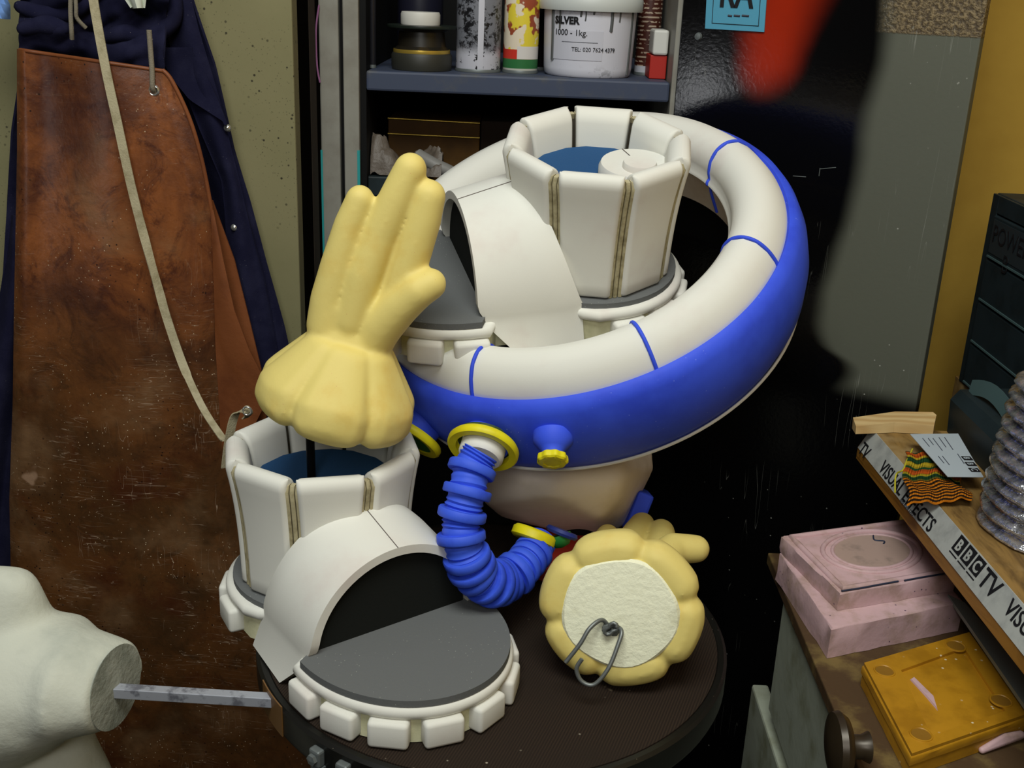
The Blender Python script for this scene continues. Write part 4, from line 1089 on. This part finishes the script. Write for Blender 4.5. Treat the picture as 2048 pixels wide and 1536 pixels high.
#================================================================= BENCH (right)
ZB = 1.335-.461
bn = thing('workbench', (.55, .7, 0), 'worn wooden workbench with printed white tape along its edge', 'workbench')
SK = .035
def bx(x, y): return x+(1.168-y)*SK
out = [(bx(.412, -.2), -.2), (XR-.004, -.2), (XR-.004, 1.365), (.580, 1.365), (.580, 1.168), (.412, 1.168)]
bm = bm_new(); lo = [V((x, y, ZB-.034)) for x, y in out]; hi = [V((x, y, ZB)) for x, y in out]
finish(loft([lo, hi]), 'worktop', 'bench', bn)
zt1, zt2 = ZB-.0, ZB-.0235
finish(loft([[V((bx(.4118, y), y, ZB-.0006)), V((bx(.3998, y), y, ZB-.024)), V((bx(.3998, y), y, ZB-.038)), V((bx(.4118, y), y, ZB-.038))] for y in (-.2, 1.168)]), 'edge_plank', 'plank', bn)
tp = loft([[V((bx(.4124, y), y, ZB+.0002)), V((bx(.4114, y), y, ZB+.0004)), V((bx(.3990, y), y, ZB-.0238)), V((bx(.4000, y), y, ZB-.0245))] for y in (-.2, 1.166)])
tape = finish(tp, 'edge_tape', 'tape', bn)
txd = V((SK, -1, 0)).normalized(); tup = V((.0124, 0, .0242)); tup = (tup-txd*tup.dot(txd)).normalized(); tn = txd.cross(tup); tp0 = V((.4114, 1.168, ZB+.0004))
def ontape(px, py): return onplane(px, py, tp0, tn)
def ttext(s, size, px, py, sx=1, bold=0, m='ink'):
    p = ontape(px, py); p += tn*.0003
    return text('lettering', s, size, p, txd, tup, m, bn, .0002, bold=bold, sx=sx)
ttext('TV', .0205, 1716, 903, .95, .0002)
ttext('VISUAL EFFECTS', .0200, 1757, 940, 1.02, .0002)
ttext('020 8576 1277', .0060, 1800, 1002, 1.0, 0, 'inkgrey')
# logo boxes
def logo(px, py, ch):
    p = ontape(px, py)+tn*.0002; s = .0160
    c = p + txd*s*.5 + tup*s*.5
    finish(add_box(bm_new(), c, (s, s, .0004), Matrix((txd, tup, tn)).transposed()), 'logo_square', 'ink', bn)
    text('lettering', ch, .0150, p+txd*s*.5+tup*s*.16+tn*.0003, txd, tup, 'tape', bn, .0002, 'CENTER', bold=.0004)
    q = p+txd*s*.5-tup*.003
    finish(add_box(bm_new(), q, (s, .0011, .0004), Matrix((txd, tup, tn)).transposed()), 'logo_bar', 'ink', bn)
pB = ontape(1903, 1096); 
from math import isclose
for i, ch in enumerate('BBC'):
    p = pB + txd*(.0192*i)
    def proj(p):
        v = p-CP; s_ = v.dot(CF); return 1024+FL*v.dot(CR)/s_, 768-FL*v.dot(CU)/s_
    logo(*proj(p), ch)
pT = pB + txd*.0192*3+txd*.001
text('lettering', 'TV', .0245, pT-tup*.0015+tn*.0003, txd, tup, 'ink', bn, .0002, bold=.0003, sx=1.05)
text('lettering', 'VISUAL EFFECTS', .0205, pT+txd*.05+tn*.0003, txd, tup, 'ink', bn, .0002, bold=.0002)
# bench legs / carcass
finish(box((.58, -.15, .005), (.84, 1.10, ZB-.0345)), 'carcass', 'brownwood', bn)
# wooden wedge
W = [atZ(1706, 838, ZB+.006), atZ(1712, 860, ZB+.001), atZ(1868, 863, ZB+.001), atZ(1873, 840, ZB+.014)]
wc = [ (1707, 857), (1716, 866), (1868, 866), (1872, 851)]
base = [atZ(a, b, ZB+.0006) for a, b in wc]
top = [atZ(1705, 836, ZB+.012), atZ(1711, 856, ZB+.010), atZ(1868, 862, ZB+.006), atZ(1871, 835, ZB+.017)]
q = [atZ(1706, 835, ZB+.013), atZ(1790, 823, ZB+.016), atZ(1866, 824, ZB+.018), atZ(1873, 830, ZB+.016), atZ(1868, 852, ZB+.010), atZ(1790, 845, ZB+.012), atZ(1712, 853, ZB+.009)]
qb = [V((p.x, p.y, ZB+.0005)) for p in q]
qb = [V((p.x*.995+.002, p.y-.002, ZB+.0006)) for p in q]
tag(finish(loft([qb, q]), 'wood_offcut', 'pine'), 'pale pine offcut lying across the far end of workbench', 'wood block')
# woven strip
def wv(u, v):
    a = onplane(1818+ (1940-1818)*u, 0, CP, V((1, 0, 0))) if False else None
    # corners on the bench: along the edge (v from near to far), hanging a little over it
    p00 = atZ(1814, 1003, ZB+.006); p10 = atZ(1942, 1006, ZB+.006); p01 = atZ(1808, 905, ZB+.006); p11 = atZ(1915, 925, ZB+.006)
    p = (p00*(1-u)+p10*u)*(1-v)+(p01*(1-u)+p11*u)*v
    p.z = ZB+.0075+.0025*math.sin(u*9+v*4)+.0022*math.sin(v*7+1)+.001*math.sin(u*25)
    if p.x < .4200: p.z -= (.4200-p.x)*.2
    p.x += .003*math.sin(v*9); return p
tag(finish(grid(50, 40, wv, uv=True, th=.0018), 'woven_strip', 'weave', smooth=True), 'orange, green and yellow striped woven strip draped on bench edge', 'woven strip')
fr_ = catmull([atZ(1825, 898, ZB+.008), atZ(1812, 925, ZB+.006), atZ(1806, 940, ZB+.004), atZ(1792, 950, ZB-.004), atZ(1790, 985, ZB-.012)], 8)
tag(finish(tube(fr_, .0009, 6), 'loose_thread', mat('yellow_thread', (190, 180, 40), .8), smooth=True), 'loose yellow thread trailing from the woven strip', 'thread')
# business card
cz = ZB+.0165
cc = [atZ(1820, 869, cz), atZ(1895, 954, cz), atZ(1967, 955, cz+.001), atZ(1916, 868, cz+.001)]
cdt = thing('business_card', cc[0], 'printed white business card lying on the striped woven strip', 'card')
bm = loft([cc, [p+V((0, 0, .0006)) for p in cc]]); finish(bm, 'card', 'paper', cdt)
ux = (cc[1]-cc[0]).normalized(); uy = (cc[3]-cc[0]).normalized(); Lx = (cc[1]-cc[0]).length; Ly = (cc[3]-cc[0]).length
cn = ux.cross(uy).normalized()
if cn.z < 0: cn = -cn
cp = lambda a, b, o=.001: cc[0].lerp(cc[1], a).lerp(cc[3].lerp(cc[2], a), b)+V((0, 0, o))
for i in range(3):
    p = cp(.60+.13*i, .86, .0008)
    finish(add_box(bm_new(), p+V((0, 0, .0002)), (.0095, .0095, .0003), Matrix((ux, cn.cross(ux), cn)).transposed()), 'logo_square', 'ink', cdt)
    text('lettering', 'BBC'[i], .009, p+V((0, 0, .0004))-cn.cross(ux)*.0035, ux, cn.cross(ux), 'paper', cdt, .0001, 'CENTER')
for a_, b_, l_ in ((.50, .70, .22), (.10, .66, .30), (.10, .54, .24), (.12, .40, .30), (.12, .30, .16), (.12, .18, .20), (.55, .30, .20), (.55, .20, .16)):
    finish(tube([cp(a_+l_*k/5, b_, .0009) for k in range(6)], .00045, 5), 'small_print', 'inkgrey', cdt)
# small parts drawers facing left
dX, dY = .578, 1.349
dz1 = atY(1990, 385, dY).z
dr_ = thing('drawer_cabinet', (.66, 1.15, ZB), 'dark slate small-parts drawer cabinet standing at the far end of workbench', 'drawer cabinet')
Hd = dz1-ZB
finish(box((dX+.004, .98, ZB+.0006), (.80, dY, dz1), .002), 'body', 'slate', dr_)
finish(box((dX, dY-.018, ZB+.0006), (dX+.004, dY, dz1-.001), .0005), 'frame_edge', 'slate', dr_)
finish(box((dX, .98, dz1-.022), (dX+.004, dY-.018, dz1-.001), .0005), 'frame_edge', 'slate', dr_)
nr = 4; hgt = (Hd-.026)/nr
for k in range(nr):
    z1 = dz1-.024-k*hgt; z0 = z1-hgt+.004
    for y1, y0 in ((dY-.020, dY-.19),):
        f_ = finish(box((dX-.003, y0, z0), (dX+.0038, y1, z1), .0015), 'drawer', 'slate', dr_)
        finish(box((dX-.0045, y0+.003, z0), (dX-.003, y1-.003, z0+.0022)), 'drawer_lip', 'slatelite', f_)
        if k == 0:
            finish(box((dX-.0036, y0+.01, z0+.006), (dX-.003, y1-.004, z1-.004)), 'label', 'slatelabel', f_)
            text('lettering', 'POWER', .030, (dX-.0038, y1-.008, z1-.030), (0, -1, 0), (0, 0, 1), 'ink', f_, .0002)
            text('lettering', 'B', .030, (dX-.0038, y1-.048, z1-.058), (0, -1, 0), (0, 0, 1), 'ink', f_, .0002)
# dark bin in front of it
bX, bY = .497, 1.165
bz = ZB+.052
bi = thing('parts_bin', (.53, 1.08, ZB), 'dark slate parts bin with raised glassy lip beside business card', 'bin')
finish(loft([[V((bX+.0, y, ZB+.0006)), V((bX-.003, y, ZB+.040)), V((bX+.006, y, bz)), V((.570, y, bz+.004)), V((.570, y, ZB+.0006))] for y in (.99, bY)]), 'body', 'slate', bi)
lp = lambda s: V((.512+.01*s, bY-.004-.15*s, bz+.004+.012*math.sin(PI*min(1, s*1.5))))
finish(ribbon([lp(i/12) for i in range(13)], .018, .001, lambda t: (.3, 0, 1)), 'lip', 'slatelite', bi, smooth=40)
# foil duct
fc_ = V((.523, .925, ZB)); fr0 = .079
fp = []
nrib = 11; Hf = .150
for i in range(nrib*6+1):
    z_ = .001+Hf*i/(nrib*6); w_ = .0045*math.cos(2*PI*i/6)
    rr = fr0*(1-.10*(z_/Hf)**2) - .004 + w_
    if i > nrib*6-8: rr -= .012*((i-(nrib*6-8))/8)**2
    fp.append((rr, z_))
duct_prof = [(.03, .001)] + fp + [(.05, Hf+.002), (.03, Hf-.004)]
bm = lathe(duct_prof, fc_, (0.02, .0, 1), 120)
for v in bm.verts:
    d_ = noise.noise(v.co*35)*.0030+noise.noise(v.co*110)*.0008
    rv = V((v.co.x-fc_.x, v.co.y-fc_.y, 0)); 
    if rv.length > .035: v.co += rv.normalized()*d_
    if v.co.z < ZB+.0006: v.co.z = ZB+.0006
tag(finish(bm, 'foil_duct', 'foil', smooth='all'), 'ribbed silver foil ducting standing on the workbench at right edge', 'ducting')

#================================================================= LOWER UNIT + MOULDS
ZL = 1.335-.60
un = thing('drawer_unit', (.40, .72, 0), 'low brown drawer unit with pale drawer fronts under the workbench edge', 'drawer unit')
xu = .300
finish(box((xu, .15, ZL-.014), (.575, 1.12, ZL), .0015), 'top_board', 'brownwood', un)
finish(box((xu+.035, .15, .02), (.575, 1.10, ZL-.0145)), 'carcass', mat('dark_carcass', (40, 30, 18), .8), un)
f1 = finish(box((xu+.006, .15, ZL-.165), (xu+.034, 1.055, ZL-.022), .003), 'drawer_front', 'paleunit', un)
kb = V((xu+.005, .83, ZL-.085))
kb = atX(1676, 1492, xu-.02); kb.x = xu+.005
finish(lathe([(.0001, 0), (.013, 0), (.010, .006), (.010, .014), (.024, .018), (.0285, .024), (.027, .029), (.012, .033), (.0001, .0335)], kb, (-1, 0, .0), 40), 'knob', 'knob', f1, smooth=True)
# lower drawer pulled out
q1 = atZ(1520, 1368, ZL-.185); 
dX2 = q1.x
f2 = finish(box((dX2-.010, .15, ZL-.42), (dX2+.010, q1.y, ZL-.185), .003), 'drawer_front', 'paleunit', un, label='pale front of the pulled out lower drawer')
finish(box((dX2+.010, .15, ZL-.40), (xu+.034, q1.y-.02, ZL-.225), .002), 'drawer_box', 'brownwood', un)
# pink mould : bilinear mapping
def quadmap(P, z):   # P: 4 world points (near-left, near-right, far-right, far-left)
    return lambda u, v, h=0: (P[0]*(1-u)+P[1]*u)*(1-v)+(P[3]*(1-u)+P[2]*u)*v + V((0, 0, h))
A_ = V((.314, .910, ZL)); D_ = V((.296, 1.058, ZL)); Bq = V((.462, .969, ZL)); C_ = Bq+(D_-A_)
C_ = V((.452, 1.112, ZL))
qm = quadmap([A_, Bq, C_, D_], ZL)
def slab(qm, u0, u1, v0, v1, h0, h1, n=10, rough=.0, bev=.0015):
    loops = []
    per = [(u0+(u1-u0)*i/n, v0) for i in range(n)]+[(u1, v0+(v1-v0)*i/n) for i in range(n)]+[(u1-(u1-u0)*i/n, v1) for i in range(n)]+[(u0, v1-(v1-v0)*i/n) for i in range(n)]
    cu, cv = (u0+u1)/2, (v0+v1)/2
    lv = [(h0, 0), (h0+.3*(h1-h0), 0), (h1-bev, 0), (h1-bev*.3, .006), (h1, .014)]
    for k, (h_, ins_) in enumerate(lv):
        lp_ = []
        for (u, v) in per:
            uu = u+(cu-u)*ins_*2; vv = v+(cv-v)*ins_*2
            p = qm(uu, vv, h_); p += V((noise.noise(p*60+V((k, 0, 0))), noise.noise(p*60+V((0, k, 9))), 0))*rough; lp_.append(p)
        loops.append(lp_)
    return loft(loops)
pm = thing('pink_mould', qm(.5, .5), 'pink silicone two-part mould with round recess on the drawer unit', 'mould')
hA, hB = .034, .054
finish(slab(qm, 0, 1, 0, 1, .0005, hA, rough=.0016), 'lower_half', 'pink', pm, smooth=40)
qm_lo = qm
qm = quadmap([qm_lo(.11, .17), qm_lo(.985, .15), qm_lo(1, 1), qm_lo(0, 1)], ZL)
finish(slab(qm, 0, 1, 0, 1.0, hA+.0003, hB, rough=.0016), 'upper_half', 'pink', pm, smooth=40)
# raised border and round recess ring on top
def ringtop(pts, r_, nm, m='pink'): return finish(tube(pts, r_, 8, closed=True), nm, m, pm, smooth=True)
bd = [(.05+.9*i/8, .05) for i in range(8)]+[(.95, .05+.9*i/8) for i in range(8)]+[(.95-.9*i/8, .95) for i in range(8)]+[(.05, .95-.9*i/8) for i in range(8)]
ringtop([qm(u, v, hB) for u, v in bd], .0035, 'border_ridge')
for rr_, w_ in ((.37, .0028), (.30, .002)):
    ringtop([qm(.52+rr_*math.cos(2*PI*i/40), .54+rr_*.95*math.sin(2*PI*i/40), hB) for i in range(40)], w_, 'ring_ridge')
finish(loft([[qm(.52+.29*math.cos(2*PI*i/40), .54+.275*math.sin(2*PI*i/40), hB+.0002) for i in range(40)], [qm(.52+.285*math.cos(2*PI*i/40), .54+.27*math.sin(2*PI*i/40), hB+.0008) for i in range(40)]]), 'round_centre', mat('greyed_pink', (178, 152, 140), .5, 0, .3, var=((150, 130, 120), 40, .5, .7)), pm, label='greyer round centre')
for pp in ([(.62, .78), (.60, .70), (.66, .66), (.64, .62)], [(.02, .015), (.2, .012), (.3, .016), (.5, .02)], [(.55, .015), (.7, .02), (.9, .018)]):
    finish(tube(catmull([qm(u, v, hB+.0012) for u, v in pp], 5), .0009, 6), 'ink_mark', mat('navy_ink', (40, 48, 70), .6), pm, smooth=True)
# ochre mould
a1 = V((.333, .869, ZL)); b1 = V((.455, .930, ZL)); c1_ = V((.3355, .7395, ZL)); d1 = b1+(c1_-a1)
qo = quadmap([c1_, d1, b1, a1], ZL)
hO = .025
a1z = ZL+.0005
oc = thing('ochre_mould', qo(.5, .5), 'ochre yellow resin mould block with four round dimples', 'mould')
# plate with square recess
def plate():
    bm = slab(qo, 0, 1, 0, 1, .0165, hO, rough=.0004); return bm
finish(slab(qo, .012, .99, .012, .99, .0005, .0135, rough=.0005), 'lower_half', 'ochre', oc, smooth=40)
finish(slab(qo, 0, 1, 0, 1, .0138, hO-.003, rough=.0004), 'upper_half', 'ochre', oc, smooth=40)
# raised frame leaving a recess
def frame_piece(pts):
    return [qo(u, v, hO-.0031) for u, v in pts], [qo(u, v, hO) for u, v in pts]
for pts in ([(0.01, 0.01), (.20, .01), (.26, .80), (.24, .99), (.01, .99)], [(.24, .99), (.26, .80), (.86, .84), (.88, .99)], [(.88, .99), (.86, .84), (.84, .01), (.99, .01), (.99, .99)], [(.20, .01), (.205, .10), (.845, .10), (.84, .01)]):
    finish(loft(list(frame_piece(pts))), 'raised_edge', 'ochre', oc)
for u, v in ((.13, .84), (.80, .88), (.14, .14), (.86, .20)):
    finish(lathe([(.0075, 0), (.0085, .0012), (.0095, .001), (.0098, 0)], qo(u, v, hO-.0002), (0, 0, 1), 32, cap=False, wrap=True), 'dimple', 'ochre', oc, smooth=True)
    finish(lathe([(.0001, 0), (.0078, 0), (.0078, .0005), (.0001, .0002)], qo(u, v, hO-.0001), (0, 0, 1), 24), 'dimple_floor', mat('dark_ochre', (140, 100, 30), .5), oc)
finish(loft([[qo(u, v, hO-.0029) for u, v in ((.30, .70), (.34, .71), (.40, .46), (.37, .32), (.34, .50))], [qo(u, v, hO-.0012) for u, v in ((.305, .69), (.335, .70), (.395, .46), (.37, .34), (.345, .50))]]), 'pink_smear', 'pink', oc)
bk = qo(.8, -.01, .004)
finish(hull([(qo(.62, -.005, .004), .003), (qo(.95, -.005, .006), .004), (qo(.8, .0, .010), .003)], n=2), 'pink_lump', 'pink', oc, smooth=True)
# steel rule lying between mould and bench
r0 = atZ(1905, 1185, ZL+.035); r1 = atZ(2075, 1440, ZL+.032)
Rr = [atZ(1895, 1188, ZL+.036), atZ(1930, 1205, ZL+.036), atZ(2100, 1400, ZL+.034), atZ(2070, 1440, ZL+.034)]
tag(finish(loft([[p-V((0, 0, .004)) for p in Rr], Rr]), 'steel_rule', mat('bright_grey_steel', (132, 142, 134), .5, .2, .5)), 'grey steel straightedge wedged between ochre mould and workbench', 'ruler')

#================================================================= LIGHT
def area(name, loc, tgt, size, power, col=(1, 1, 1), sy=None):
    l = bpy.data.lights.new(name, 'AREA'); l.energy = power; l.size = size; l.color = col
    if sy: l.shape = 'RECTANGLE'; l.size_y = sy
    o = bpy.data.objects.new(name, l); COL.objects.link(o); o.location = loc
    o.rotation_euler = (V(tgt)-V(loc)).to_track_quat('-Z', 'Y').to_euler(); return o
area('ceiling_light', (-.05, .15, 2.4), (.02, .95, .9), .9, 22, (.97, 1, .95), .6)
area('fill_light', (-.15, -.7, 1.9), (0, 1.1, .9), .5, 6.5, (1, .99, .95))  # added fill from the camera side, not a lamp of the room
_P = ondoor(1400, 190); _d = ray(1400, 190).normalized(); _r = _d-2*_d.dot(dn)*dn; _L = _P+_r*1.5
area('side_lamp', _L, _P, .10, .38, (.95, .97, 1), .10)
w = bpy.data.worlds.new('world'); SC.world = w; w.use_nodes = True
w.node_tree.nodes['Background'].inputs[0].default_value = (.8, .85, 1, 1); w.node_tree.nodes['Background'].inputs[1].default_value = .10
SC.view_settings.view_transform = 'Standard'; SC.view_settings.look = 'None'; SC.view_settings.gamma = 1; SC.view_settings.exposure = 0
